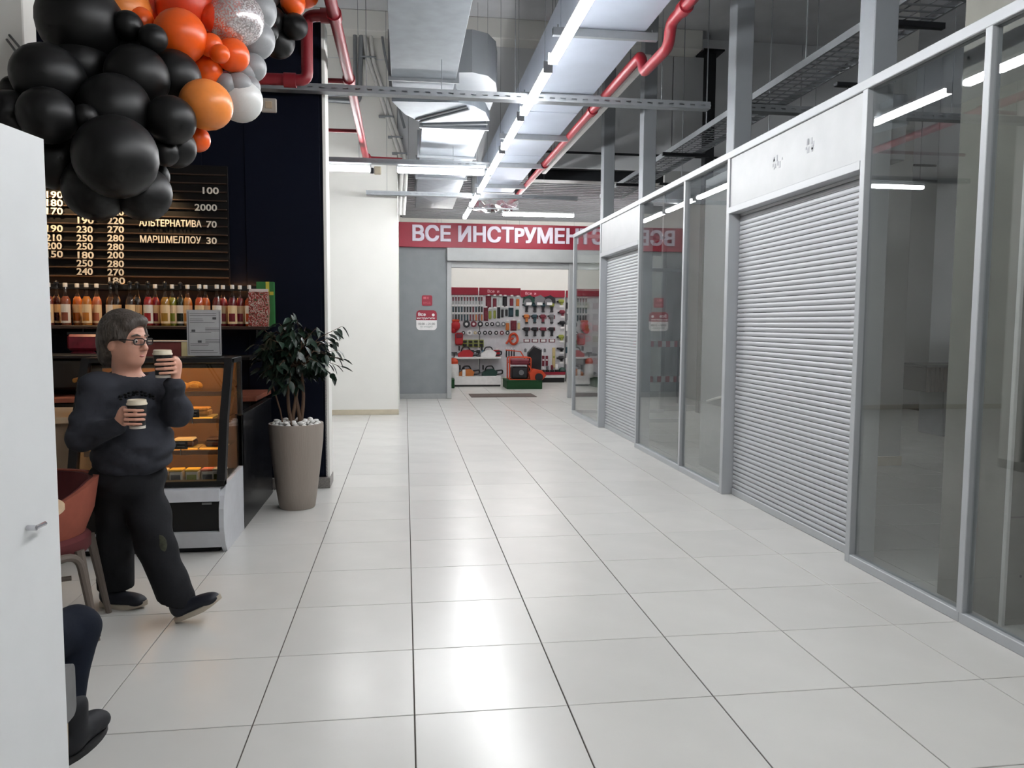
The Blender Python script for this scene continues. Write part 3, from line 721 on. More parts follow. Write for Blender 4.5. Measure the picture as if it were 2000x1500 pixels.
# tape measures, wheels and discs
for r, (y0, labs_, spec) in enumerate(((633, 'round grinding disc in the upper disc row', [(911, 14, m_tdk), (925, 12, m_mar), (938, 11, m_tdk), (951, 8, m_tdk), (961, 8, m_tdk), (972, 10, m_tgrey), (983, 9, m_tgrey)]),
                                       (650, 'small round tool in the lower disc row', [(905, 7, m_tdk), (917, 10, m_card), (928, 6, m_wood), (936, 7, m_tdk), (947, 8, m_tdk), (957, 8, m_tdk), (969, 8, m_tdk), (980, 8, m_mar), (991, 8, m_tdk)]))):
    for kk, (px, d, mt) in enumerate(spec):
        p = pt(px, y0, YB-.05); x, y, z = p; R = d*.5*18.8/1508
        t = T('round_tool', f'{ORD[kk]} {labs_} from the left', 'disc', p, ('upper', 'lower')[r]+' row of discs on the pegboard')
        mb = MB(); n = 16; vs = []; fs = []
        for i in range(n):
            a = 2*math.pi*i/n
            for rr, yy in ((R, y-.03), (R*.45, y-.035), (R*.45, y), (R, y)): vs.append((x+rr*math.cos(a), yy, z+rr*math.sin(a)))
        for i in range(n):
            j = (i+1) % n
            for q in range(4): fs.append((i*4+q, i*4+(q+1) % 4, j*4+(q+1) % 4, j*4+q))
        ob('disc_ring', mb.add(vs, fs), mt, t)
        ob('hub', MB().cyl((x, y-.038, z), (x, y+.004, z), R*.42, n=12), m_card if mt is not m_card else m_tgrey, t)
        ob('hook', MB().cyl((x, y-.05, z+R*.5), (x, y+.05, z+R*.5), .006, n=6), m_tgrey, t)
# boxed grips and cartridges
for k, px in enumerate((908, 919, 929.5, 940)):
    p = pt(px, 670, YB-.052); x, y, z = p
    item('boxed_hand_tool', ('first', 'second', 'third', 'fourth')[k]+' dark hand tool in a pale lime box above the chainsaw shelf', 'boxed tool', 'boxed tools on the pegboard',
         [('carton', MB().box(x-.06, x+.06, y, y+.05, z-.1, z+.08, .004), m_lime), ('tool_body', MB().box(x-.045, x+.045, y-.02, y, z-.08, z-.02, .01).box(x-.045, x+.045, y-.02, y, z+.01, z+.06, .01), m_tdk)], p)
for k, (px, mt, w_) in enumerate(((908, m_tgrey, .05), (922, m_tdk, .05), (934, m_tdk, .05), (945, m_tbl, .05), (957, m_mar, .045), (970, m_tred, .08))):
    p = pt(px, 689, YB-.022); x, y, z = p
    item('hanging_pouch', ['grey', 'first dark', 'second dark', 'pale blue', 'maroon', 'bright red wide'][k]+' packed pouch hanging just above the chainsaw shelf', 'pouch', 'pouches above the chainsaw shelf',
         [('pouch_body', MB().box(x-w_, x+w_, y-.04, y+.02, z-.09, z+.07, .015), mt), ('price_tab', MB().box(x-.03, x+.03, y-.09, y-.085, z+.075, z+.11), m_card)], p)
# four long black handled bits
for k in range(4):
    p = pt(989+k*5, 690, YB-.002); x, y, z = p
    item('long_blade_tool', ORD[k]+' slim black blade tool from the left, above the generator', 'hand tool', 'slim black tools',
         [('blade', MB().box(x-.015, x+.015, y-.02, y, z-.1, z+.09, .006), m_tdk), ('tip', MB().box(x-.01, x+.01, y-.02, y, z+.09, z+.14, .003), m_card)], p)
# left-hand stock: red helmet bag, red cans, sprayer
p = pt(890, 636, YB-.1); x, y, z = p
item('red_gloves_bundle', 'bright red bulging bundle hanging at the far left of the tool shop', 'gloves', None,
     [('bundle', MB().ball((x, y, z), (.11, .1, .13), 12, 8).ball((x-.05, y, z-.1), (.08, .08, .09), 10, 6), m_tred), ('cuff', MB().box(x-.09, x+.09, y-.05, y+.1, z+.09, z+.15, .02), m_or)], p)
p = pt(896, 664, YB-.082); x, y, z = p
item('red_tool_bag', 'tall red bag hanging below the bright red bundle', 'bag', None,
     [('bag_body', MB().box(x-.09, x+.1, y-.06, y+.08, z-.12, z+.17, .03), m_tred), ('flap', MB().box(x-.07, x+.08, y-.075, y-.05, z+.05, z+.15, .01), m_mar)], p)
p = pt(887, 728, YB-.4); x, y, z = p
item('pump_sprayer', 'white pump sprayer with a red top on the left green plinth', 'sprayer', None,
     [('tank', MB().lathe([(.0, .2), (.1, .2), (.115, .25), (.115, .48), (.08, .55), (0, .55)], (x, y, 0), 16), m_card), ('cap', MB().lathe([(.0, .54), (.09, .54), (.1, .6), (.06, .68), (0, .68)], (x, y, 0), 14), m_or), ('pump_handle', MB().cyl((x, y, .66), (x, y, .8), .015).box(x-.07, x+.07, y-.015, y+.015, .79, .82, .006), m_tdk)], Vector((x, y, .2)))
p = pt(906, 735, YB-.35); x, y, z = p
item('oil_bottle', 'small white bottle with a dark neck beside the sprayer', 'bottle', None,
     [('bottle_body', MB().box(x-.04, x+.04, y-.03, y+.03, .2, .4, .012), m_card), ('bottle_neck', MB().cyl((x, y, .4), (x, y, .47), .02), m_tdk)], Vector((x, y, .2)))
# plinths of green turf
for k, (a, b, y0, y1, lab) in enumerate(((.6, 1.1, 15.0, 15.75, 'left green turf covered plinth in the tool shop'), (2.28, 3.1, 14.62, 15.4, 'right green turf covered plinth carrying the generator'))):
    pl = T('turf_plinth', lab, 'plinth', ((a+b)/2, y0, 0), 'turf plinths')
    ob('plinth_core', MB().box(a, b, y0, y1, 0, .19, .008), m_grn, pl); ob('turf_top', MB().box(a-.006, b+.006, y0-.006, y1+.006, .185, .2, .004), m_grn, pl)
# chainsaws on the gondola shelves
def chainsaw(x, y, z, mt, lab, flip=1):
    t = T('chainsaw', lab, 'chainsaw', (x, y, z), 'chainsaws on the gondola shelves')
    ob('motor_body', MB().prism([(x-.17*flip, z), (x+.17*flip, z), (x+.2*flip, z+.1), (x+.1*flip, z+.17), (x-.05*flip, z+.16), (x-.18*flip, z+.07)], y-.09, y+.09, 'y'), mt, t)
    ob('top_handle', MB().tube(bend([(x-.1*flip, y, z+.13), (x-.06*flip, y, z+.23), (x+.08*flip, y, z+.24), (x+.12*flip, y, z+.15)], .05), .016, 8), m_tdk, t, smooth=True)
    ob('rear_handle', MB().tube(bend([(x+.17*flip, y, z+.03), (x+.33*flip, y, z+.05), (x+.33*flip, y, z+.14), (x+.17*flip, y, z+.12)], .04), .018, 8), m_tdk, t, smooth=True)
    ob('guide_bar', MB().prism([(x-.16*flip, z+.03), (x-.5*flip, z+.02), (x-.53*flip, z+.05), (x-.5*flip, z+.08), (x-.16*flip, z+.09)], y-.006, y+.006, 'y'), m_tgrey, t)
    ob('hand_guard', MB().box(x-.16*flip, x-.13*flip, y-.07, y+.07, z+.15, z+.26, .006), m_tdk, t)
chainsaw(1.4, YB-.25, .7, m_tred, 'red chainsaw on the upper gondola shelf'); chainsaw(1.95, YB-.25, .7, m_card, 'white and grey chainsaw on the upper gondola shelf')
chainsaw(1.42, YB-.25, .24, m_amber, 'amber chainsaw on the lower gondola shelf'); chainsaw(1.98, YB-.25, .24, m_tgreen, 'dark green chainsaw on the lower gondola shelf')
# generator in an orange frame
gx, gy = 2.62, 15.0
ge = T('generator', 'portable generator in an orange tube frame on the green plinth', 'generator', (gx, gy, .2))
for yy in (gy-.2, gy+.2): ob('frame_hoop', MB().tube(bend([(gx-.26, yy, .21), (gx-.26, yy, .72), (gx+.24, yy, .72), (gx+.24, yy, .21)], .05)+[Vector((gx-.26, yy, .21))], .016, 8), m_or, ge, smooth=True)
for xx, zz in ((-.26, .22), (.24, .22), (-.26, .6), (.24, .6)): ob('frame_bar', MB().cyl((gx+xx, gy-.2, zz), (gx+xx, gy+.2, zz), .014, n=8), m_or, ge)
ob('engine', MB().box(gx-.2, gx+.18, gy-.16, gy+.16, .22, .5, .03), m_tdk, ge); ob('fuel_tank', MB().box(gx-.24, gx+.22, gy-.17, gy+.17, .55, .68, .03), m_mar, ge); ob('recoil_hub', MB().cyl((gx+.02, gy-.19, .37), (gx+.02, gy-.16, .37), .06), m_tgrey, ge, smooth=True)
tx = 3.02
tl = T('wheeled_trimmer', 'orange wheeled machine with a leaning handle beside the generator', 'machine', (tx, 14.9, .2))
ob('deck', MB().prism([(tx-.17, .2), (tx+.1, .2), (tx+.2, .3), (tx+.1, .42), (tx-.1, .46), (tx-.2, .36)], 14.75, 15.0, 'y'), m_or, tl)
ob('wheel', MB().cyl((tx+.02, 14.7, .27), (tx+.02, 14.75, .27), .09, n=16), m_tdk, tl, smooth=True); ob('handle', MB().tube([(tx-.12, 14.85, .4), (tx-.36, 15.1, .85), (tx-.7, 15.2, .88)], .014, 8), m_or, tl, smooth=True)
bgx = 3.05
item('grass_catcher', 'black fabric catcher bag standing behind the orange machine', 'bag', None, [('bag_body', MB().prism([(bgx-.2, .35), (bgx+.12, .3), (bgx+.13, .88), (bgx-.05, .96), (bgx-.18, .8)], 15.2, 15.36, 'y'), m_tdk), ('bag_frame', MB().tube([(bgx-.2, 15.28, .2), (bgx-.2, 15.28, .82), (bgx-.05, 15.28, .98), (bgx+.14, 15.28, .9), (bgx+.13, 15.28, .2)], .01, 6), m_tgrey)], Vector((bgx, 15.28, .2)))
p = pt(1003, 662, YB-.04); x, y, z = p
item('orange_hose_coil', 'orange coiled hose hanging on the middle pegboard', 'hose', None, [('coil', MB().tube([(x+.1*math.cos(a), y+.02*math.sin(3*a), z+.13*math.sin(a)) for a in [i*2*math.pi/18 for i in range(18)]], .03, 8, True), m_or), ('hose_end', MB().tube([(x, y, z+.02), (x-.12, y, z-.03), (x-.18, y, z-.12)], .025, 8), m_or)], p)
# power tools: 4 columns x 4 rows with price cards
colx = (1028, 1044, 1060, 1077); rowy = (599, 621, 646)
tm = [[m_tteal, m_tteal, m_tteal, m_lime], [m_amber, m_tteal, m_mar, m_tgrey], [m_tdk, m_tdk, m_mar, m_tdk]]
on = ('top', 'middle', 'bottom'); cn = ('first', 'second', 'third', 'fourth')
for r in range(3):
    for c in range(4):
        p = pt(colx[c], rowy[r], 16.968); x, y, z = p
        t = T('cordless_drill', f'hanging cordless drill with a price card, {cn[c]} in the {on[r]} row of the right pegboard', 'drill', p, 'cordless drills on the right pegboard')
        ob('drill_body', MB().box(x-.07, x+.07, y-.05, y+.03, z+.0, z+.09, .02), tm[r][c], t)
        ob('chuck', MB().cyl((x-.07, y-.01, z+.045), (x-.11, y-.01, z+.045), .025, .015, n=10), m_tdk, t)
        ob('grip', MB().prism([(x-.03, z+.01), (x+.05, z+.01), (x+.03, z-.11), (x-.02, z-.11)], y-.03, y+.02, 'y'), m_tdk if r != 1 else tm[r][c], t)
        ob('battery', MB().box(x-.03, x+.045, y-.035, y+.025, z-.14, z-.1, .008), m_tdk, t)
for r in range(3):
    for c in range(4):
        p = pt(colx[c], (612, 635+.5, 658)[r]+8, 17.068); x, y, z = p
        item('price_card', f'white price card in dark red frame, {cn[c]} in {on[r]} card row of the right pegboard', 'price card', 'price cards on the right pegboard',
             [('frame', MB().box(x-.085, x+.085, y-.075, y-.07, z-.035, z+.055), m_mar), ('card', MB().box(x-.06, x+.06, y-.08, y-.075, z-.02, z+.045), m_card)], p)
for k, (px, mt) in enumerate(((1033, m_tgreen), (1054, m_tgrey), (1073, m_tdk))):
    p = pt(px, 587, 16.968); x, y, z = p
    item('circular_saw', ['green', 'grey', 'black'][k]+' circular saw at the top of the right pegboard', 'saw', 'circular saws', [('saw_body', MB().prism([(x-.16, z-.06), (x+.16, z-.06), (x+.14, z+.06), (x+.02, z+.14), (x-.13, z+.09)], y-.06, y+.03, 'y'), mt), ('saw_blade', MB().cyl((x-.04, y-.075, z-.05), (x-.04, y-.06, z-.05), .1, n=18), m_tgrey), ('price_card', MB().box(x-.08, x+.06, y-.09, y-.08, z-.12, z-.05), m_card)], p)
side = [(1096, 590, m_lime), (1098, 611, m_mar), (1098, 632, m_tdk), (1096, 659, m_lime), (1096, 681, m_tdk), (1096, 700, m_tdk)]
sl = ['lime green', 'maroon', 'black round', 'yellow green lower', 'dark flat', 'lowest dark']
for k, (px, py, mt) in enumerate(side):
    p = pt(px, py, 16.968); x, y, z = p
    item('corded_machine', sl[k]+' machine hanging in the last column beside the door jamb', 'power tool', 'machines beside the door jamb', [('machine_body', MB().box(x-.085, x+.075, y-.06, y+.03, z-.03, z+.07 if k != 4 else z+.02, .03).box(x-.02, x+.04, y-.05, y+.02, z-.1, z-.02, .015), mt), ('machine_neck', MB().box(x-.12, x+.02, y-.04, y+.03, z-.015, z+.03, .01), m_tdk), ('price_card', MB().box(x-.06, x+.05, y-.1, y-.09, z-.13, z-.08), m_card)], p)
p = pt(1098, 726, 16.8); x, y, z = p
item('welding_helmet', 'dark rounded welding helmet on the lowest right shelf', 'helmet', None, [('shell', MB().ball((x, y, z), (.11, .11, .12), 14, 10), m_tgreen), ('visor', MB().box(x-.06, x+.06, y-.12, y-.09, z-.02, z+.04, .008), m_tdk)], p)
p = pt(1082, 697, 16.978); x, y, z = p
item('spirit_level', 'long pale wooden level hanging upright on the right pegboard', 'level', None, [('beam', MB().box(x-.045, x+.03, y-.03, y+.02, z-.28, z+.24, .005), m_wood), ('vial', MB().box(x-.03, x+.015, y-.036, y-.03, z-.03, z+.03), m_lime)], p)
for k, px in enumerate((1061, 1068)):
    p = pt(px, 706, 16.998); x, y, z = p
    item('red_packed_bit_set', ('left', 'right')[k]+' one of two tall dark red packs beside the wooden level', 'pack', 'dark red packs', [('pack', MB().box(x-.035, x+.03, y-.02, y, z-.12, z+.15, .004), m_mar), ('print_band', MB().box(x-.025, x+.02, y-.023, y-.02, z+.02, z+.06), m_card)], p)
for k in range(7):
    p = pt(1026+k*6.3, 684+(k % 2)*6, 16.9); x, y, z = p
    item('small_accessory', ORD[k]+' small accessory from the left under the price cards of the right pegboard', 'accessory', 'small accessories under the price cards', [('accessory_body', MB().box(x-.03, x+.03, y-.03, y, z-.05, z+.04, .01), (m_tgrey, m_tdk, m_card)[k % 3]), ('hook', MB().cyl((x, y-.06, z+.05), (x, y+.06, z+.05), .005, n=6), m_tgrey)], p)
for k in range(4):
    p = pt(1060+k*9, 727, 16.75); x, y, z = p
    item('boxed_bench_tool', ('first', 'second', 'third', 'fourth')[k]+' dark bench tool on the low shelf left of the helmet', 'bench tool', 'bench tools on the low shelf', [('tool_base', MB().box(x-.05, x+.05, y-.06, y+.06, .225, .32, .01), m_tdk), ('tool_head', MB().box(x-.03, x+.03, y-.04, y+.04, .32, .40+.02*k, .012), (m_card, m_tgrey, m_mar, m_card)[k])], p)
# stock seen through the storefront glass, right of the jamb
rg = random.Random(21)
lab4 = 'packed tool on the pegboard seen through the glass beside the door jamb'
for r in range(6):
    for c in range(5):
        x = 4.2+c*.24; z = 2.0-r*.29; y = 16.989; mt = rg.choice([m_card, m_tred, m_tdk, m_tgrey, m_mar, m_card, m_lime, m_tteal])
        item('packed_tool', f'packed tool behind the glass beside the door jamb, {ORD[c]} column, {ORD[r]} row', 'pack', 'packs seen through the storefront glass', [('pack_body', MB().box(x-.07, x+.07, y-.04, y, z-.1, z+.06, .01), mt), ('header_card', MB().box(x-.08, x+.08, y, y+.01, z-.1, z+.11), m_card if r % 2 else m_clear)], Vector((x, y, z)))
for k, (px, py, R, mt) in enumerate(((1146, 642, .13, m_tred), (1146, 668, .11, m_tgrey))):
    p = pt(px, py, 12.56); 
    text('window_letter', 'СВ'[k], pm('window_sticker_pink', (214, 130, 138), .5), wn, (p.x, 12.528, p.z), .3, ext=.001, bold=.01)
p = pt(1131, 476, 12.56)
# ------------------------------------------------------------------ cafe: menu board
m_mbk = pm('menu_board_black', (16, 14, 14), .6, var=.04, spec=.2); m_rail = pm('menu_rail', (62, 48, 40), .5, spec=.3)
m_ltr = pm('menu_letter_white', (226, 218, 205), .5)
YW = 4.25
mn = T('menu_board', 'black menu board with white raised price letters on rails above the bottles', 'menu board', (-2.4, YW, 1.8))
ob('back_board', MB().box(-3.4, -1.55, YW-.02, YW-.0005, 1.78, 2.85, .003), m_mbk, mn)
RZ = [1.812+.0735*k for k in range(14)]
for z in RZ: ob('rail', MB().box(-3.4, -1.56, YW-.04, YW-.02, z-.006, z+.006, .003), m_rail, mn)
def price(px, py, body, w):
    p = PY(px, py, YW-.045); t = text('price_text', body, m_ltr, mn, (p.x, YW-.045, p.z), .079, ext=.004, bold=.0012); t['_w'] = w
    return t
txt = []
for py, b in ((497, '150'), (481, '200'), (465, '210'), (447, '190'), (413, '170'), (397, '180'), (381, '190')): txt.append(price(105, py, b, 27))
for py, b in ((531, '240'), (515, '250'), (499, '180'), (482, '250'), (466, '250'), (449, '230'), (431, '190'), (414, '180')): txt.append(price(165.5, py, b, 27))
for py, b in ((549, '180'), (532.5, '270'), (516, '280'), (499, '200'), (483, '280'), (466, '280'), (449, '270'), (432, '220'), (415, '220')): txt.append(price(226, py, b, 28))
for px, py, b, w_ in ((333, 469, 'МАРШМЕЛЛОУ', 106), (333, 437, 'АЛЬТЕРНАТИВА', 108), (413, 471, '30', 18), (413, 439, '70', 18), (402, 406, '2000', 39), (409.5, 373, '100', 28)): txt.append(price(px, py, b, w_))
bpy.context.view_layer.update()
for t in txt:      # fit the measured word widths
    wd = t.dimensions.x
    if wd > 0: t.scale[0] = (t['_w']*7.13/1508)/wd
    del t['_w']
# sign letters fit
SIGNTXT.scale[0] = 1.0
bpy.context.view_layer.update()
wd = SIGNTXT.dimensions.x
SIGNTXT.scale[0] = 3.9/wd if wd > 0 else 1

# picture lamps over the menu
def menulamp(x, lab, power):
    t = T('picture_lamp', lab, 'lamp', (x, 4.2, 2.9), 'warm lamps over the menu board')
    ob('wall_plate', MB().cyl((x, 4.25, 2.9), (x, 4.22, 2.9), .04), m_black, t, smooth=True)
    ob('arm', MB().tube(bend([(x, 4.22, 2.9), (x, 4.02, 2.95), (x, 3.9, 2.85)], .06), .009, 8), m_black, t, smooth=True)
    ob('shade', MB().lathe([(.02, .07), (.035, .06), (.055, 0), (.05, 0), (.03, .05)], (x, 3.9, 2.78), 18), m_black, t, smooth=True)
    ob('bulb', MB().ball((x, 3.9, 2.805), .025, 10, 8), emat('warm_bulb', (255, 190, 110), 25), t)
    l = bpy.data.lights.new('lamp_spot', 'SPOT'); l.energy = power*WARM; l.color = (1, .68, .36); l.spot_size = math.radians(95); l.spot_blend = .7; l.shadow_soft_size = .03
    lo = bpy.data.objects.new('lamp_spot', l); COL.objects.link(lo); lo.parent = t; lo.location = Vector((x, 3.9, 2.77))-ORG[t.name]; lo.rotation_euler = (math.radians(24), 0, 0)
menulamp(-2.98, 'small black lamp over the left menu column, behind the balloons', 32); menulamp(-2.16, 'small black lamp over the right menu column, behind the balloons', 26)

# ------------------------------------------------------------------ shelf with bottles
m_shelf = pm('dark_shelf_wood', (52, 36, 30), .45, var=.12, scale=8)
ws = T('wall_shelf', 'dark wooden wall shelf holding the row of bottles', 'shelf', (-2.2, 4.1, 1.44))
ob('shelf_board', MB().box(-3.4, -1.22, 4.0, YW, 1.435, 1.462, .003), m_shelf, ws)
ob('shelf_bracket', MB().box(-1.3, -1.28, 4.02, YW, 1.38, 1.435, .003).box(-3.0, -2.98, 4.02, YW, 1.38, 1.435, .003), m_black, ws)
ob('valance', MB().box(-3.4, -1.25, 4.175, 4.185, 1.77, 1.815, .002), m_black, ws)
ob('light_strip', MB().box(-3.3, -1.3, 4.2, 4.225, 1.795, 1.81), emat('warm_led', (255, 170, 90), 14*WARM), ws)
cols = [(150, 70, 60), (70, 26, 20), (170, 90, 60), (226, 120, 30), (232, 140, 40), (226, 130, 90), (90, 56, 30), (40, 24, 20), (50, 30, 26), (24, 20, 24), (190, 34, 34), (150, 24, 44), (190, 140, 40), (160, 160, 40), (36, 44, 24), (224, 150, 70), (230, 90, 30), (220, 110, 50), (120, 24, 26), (180, 60, 70), (130, 20, 34), (160, 40, 60), (214, 84, 30)]
lab_c = ['brick', 'dark brown', 'rosy', 'orange', 'amber', 'peach', 'brown', 'black cherry', 'espresso', 'nearly black', 'red', 'crimson', 'golden', 'olive yellow', 'dark green', 'honey', 'bright orange', 'apricot', 'dark red', 'pink red', 'wine red', 'raspberry', 'tangerine']
pxs = [97, 113, 130, 153, 171, 191, 218, 230, 256, 270, 291, 305, 324, 338, 354, 368, 391, 403, 425, 437, 455, 470, 488]
mcap = pm('bottle_cap_white', (220, 214, 206), .35); mcapd = pm('bottle_cap_black', (24, 24, 26), .35)
botg = glassmat('bottle_glass', (.95, .95, .93), 1.5, .9)
mpx = pm('label_cream', (228, 196, 150), .6)
body = [(0, 0), (.036, 0), (.039, .006), (.039, .195), (.034, .225), (.017, .262), (.0135, .275), (.0135, .335), (.012, .338)]
liq = [(0, .003), (.0365, .004), (.0365, .195), (.032, .222), (.02, .245), (0, .245)]
gme = MB().lathe(body, n=18).mesh('bottle_glass', botg, 50)
cme = {0: MB().lathe([(0, .322), (.017, .322), (.017, .352), (.015, .356), (0, .356)], n=14).mesh('bottle_cap', mcap, 40), 1: MB().lathe([(0, .322), (.013, .322), (.012, .345), (.019, .352), (.019, .366), (.006, .38), (0, .38)], n=14).mesh('bottle_pump', mcapd, 40)}
for k, px in enumerate(pxs):
    back = k % 2
    y = 4.075 if not back else 4.155
    if k in (1, 6, 7, 9, 14): y = 4.16
    p = PY(px, 632, y)
    t = T('syrup_bottle', f'{lab_c[k]} syrup bottle with a paper label, {["1st","2nd","3rd"][k] if k<3 else str(k+1)+"th"} from the left on the shelf', 'bottle', (p.x, y, 1.462), 'syrup bottles on the wall shelf')
    g = inst('glass_body', gme, t, (0, 0, 0))
    lm = pm(f'syrup_{k}', tuple(int(v*.8) for v in cols[k]), .25, var=.08, scale=20, spec=.6)
    ob('liquid', MB().lathe(liq, n=16), lm, t, smooth=50, local=True)
    inst('cap', cme[1 if k in (1, 6, 7, 8, 9, 10, 12, 14) else 0], t, (0, 0, 0))
    # label: curved patch on the front
    mb = MB(); n = 8; vs = []; fs = []
    for i in range(n+1):
        a = math.radians(-90-76+152*i/n)
        for z in (.022, .178): vs.append((.0402*math.cos(a), .0402*math.sin(a), z))
    for i in range(n): fs.append((i*2, i*2+2, i*2+3, i*2+1))
    lb = ob('paper_label', MB().add(vs, fs), mpx if k % 4 != 2 else pm('label_pale', (224, 214, 200), .6), t, local=True)
    vs = []; fs = []
    for i in range(n+1):
        a = math.radians(-90-40+80*i/n)
        for z in (.04, .11): vs.append((.0408*math.cos(a), .0408*math.sin(a), z))
    for i in range(n): fs.append((i*2, i*2+2, i*2+3, i*2+1))
    o = ob('fruit_print', MB().add(vs, fs), lm, lb, local=True)
p = PY(508, 632, 4.1)
def ramp_mat(name, scale, stops):
    m = bpy.data.materials.new(name); m.use_nodes = True; N = m.node_tree.nodes; L = m.node_tree.links
    tc = N.new('ShaderNodeTexCoord'); no = N.new('ShaderNodeTexNoise'); no.inputs['Scale'].default_value = scale; no.inputs['Detail'].default_value = 2
    cr = N.new('ShaderNodeValToRGB'); cr.color_ramp.interpolation = 'CONSTANT'
    while len(cr.color_ramp.elements) < len(stops): cr.color_ramp.elements.new(.5)
    for e, (q, c) in zip(cr.color_ramp.elements, stops): e.position = q; e.color = (*lin(c), 1)
    L.new(tc.outputs['Object'], no.inputs['Vector']); L.new(no.outputs[0], cr.inputs[0]); L.new(cr.outputs[0], N['Principled BSDF'].inputs['Base Color']); N['Principled BSDF'].inputs['Roughness'].default_value = .4
    return m
sb = T('snack_bag', 'red and white patterned snack bag at the right end of the shelf', 'bag', (p.x, 4.06, 1.462))
ob('bag_body', MB().prism([(p.x-.085, 1.463), (p.x+.075, 1.463), (p.x+.085, 1.6), (p.x+.08, 1.76), (p.x-.08, 1.76), (p.x-.08, 1.6)], 4.03, 4.1, 'y'), ramp_mat('bag_print', 42, [(0, (90, 40, 30)), (.4, (160, 50, 44)), (.47, (196, 180, 170)), (.52, (120, 110, 96)), (.56, (150, 36, 40)), (.64, (60, 80, 50))]), sb)
ob('bag_seal', MB().box(p.x-.08, p.x+.08, 4.055, 4.068, 1.755, 1.785, .002), pm('bag_seal', (210, 200, 196), .4), sb)
gb = T('green_tea_box', 'tall green and yellow carton behind the snack bag', 'carton', (p.x, 4.17, 1.462))
ob('carton_body', MB().box(p.x-.03, p.x+.115, 4.12, 4.2, 1.463, 1.85, .002), pm('carton_green', (40, 104, 50), .5), gb)
ob('yellow_band', MB().box(p.x+.05, p.x+.08, 4.117, 4.12, 1.74, 1.85).box(p.x-.03, p.x+.115, 4.117, 4.12, 1.735, 1.765), pm('carton_yellow', (190, 176, 60), .5), gb)

# ------------------------------------------------------------------ back counter and its things
bc = T('back_counter', 'dark back counter with a copper toned worktop under the bottle shelf', 'counter', (-2.2, 3.9, 0))
ob('worktop', MB().box(-3.5, -1.22, 3.55, YW-.01, .86, .9, .004), pm('copper_worktop', (150, 88, 70), .4, var=.1, scale=6), bc)
ob('carcass', MB().box(-3.48, -1.26, 3.62, YW-.01, .08, .86, .004), m_black, bc); ob('kick', MB().box(-3.4, -1.3, 3.7, YW-.06, 0, .08), m_black, bc)
for k in range(4): ob('cabinet_door', MB().box(-3.46+k*.55, -2.93+k*.55, 3.6, 3.62, .1, .85, .003), pm('charcoal_front', (26, 28, 34), .45), bc)
ep = T('counter_end_panel', 'tall black end panel of the bar counter behind the display case', 'counter', (-1.2, 3.4, 0))
ob('panel', MB().box(-1.23, -1.19, 2.83, 4.05, 0, .835, .003), pm('black_satin_panel', (20, 21, 25), .3), ep)
ob('edge_band', MB().box(-1.235, -1.185, 2.825, 4.055, .835, .842), m_black, ep)
# under-shelf goods
def PW(x, y): return PY(x, y, 3.95)
p = PW(162, 673)
rb = T('red_coffee_bag', 'dark red packet hanging below the left half of the shelf', 'packet', p)
ob('packet_body', MB().box(p.x-.12, p.x+.13, 3.93, 4.0, p.z-.05, p.z+.085, .02), pm('dark_red_foil', (120, 24, 44), .35, var=.25, scale=20), rb); ob('packet_lower', MB().box(p.x-.1, p.x+.09, 3.94, 3.99, p.z-.12, p.z-.045, .02), pm('dark_red_foil2', (96, 22, 36), .35, var=.4, scale=30), rb); ob('packet_seal', MB().box(p.x-.12, p.x+.13, 3.95, 3.96, p.z+.08, p.z+.105), m_dark, rb)
ob('hook', MB().cyl((p.x, 3.96, p.z+.1), (p.x, 3.96, 1.436), .004, n=6), m_black, rb)
p = PY(335, 680, 3.8)
pb = T('dessert_box', 'red and cream dessert carton under the shelf right of the person', 'carton', p)
ob('carton_base', MB().box(p.x-.2, p.x+.09, 3.75, 3.95, p.z-.07, p.z+.05, .004), pm('carton_maroon', (112, 52, 50), .5, var=.2), pb); ob('carton_end', MB().box(p.x+.09, p.x+.155, 3.745, 3.955, p.z-.07, p.z+.055, .004), pm('carton_cream', (196, 184, 140), .5), pb); ob('carton_rim', MB().box(p.x-.205, p.x+.16, 3.74, 3.96, p.z+.052, p.z+.062, .002), pm('carton_rim', (190, 184, 176), .4), pb)
zs = p.z-.07
ls = T('low_shelf', 'narrow dark shelf carrying the dessert carton above the worktop', 'shelf', (-1.9, 3.9, zs-.02)); ob('shelf_board', MB().box(-2.5, -1.3, 3.72, YW, zs-.025, zs-.0005, .002), m_black, ls)
cm = T('coffee_machine', 'black espresso machine with chrome handles behind the walking person', 'coffee machine', (-2.55, 3.8, .9))
ob('machine_body', MB().box(-3.1, -2.3, 3.7, 4.15, .95, 1.2, .02), m_black, cm); ob('machine_top', MB().box(-3.12, -2.28, 3.68, 4.17, 1.2, 1.23, .006), m_dark, cm); ob('machine_feet', MB().box(-3.05, -2.95, 3.75, 4.1, .9, .95), m_dark, cm); ob('machine_feet', MB().box(-2.45, -2.35, 3.75, 4.1, .9, .95), m_dark, cm)
for xx in (-2.9, -2.55): ob('group_handle', MB().cyl((xx, 3.7, 1.06), (xx-.02, 3.5, 1.04), .018, n=10).cyl((xx, 3.72, 1.06), (xx, 3.66, 1.06), .04, n=14), pm('brass', (170, 130, 80), .3, .9), cm, smooth=True)
ob('steam_wand', MB().tube([(-2.35, 3.68, 1.15), (-2.3, 3.6, 1.1), (-2.3, 3.58, .98)], .008, 8), MATS['chrome'], cm, smooth=True)

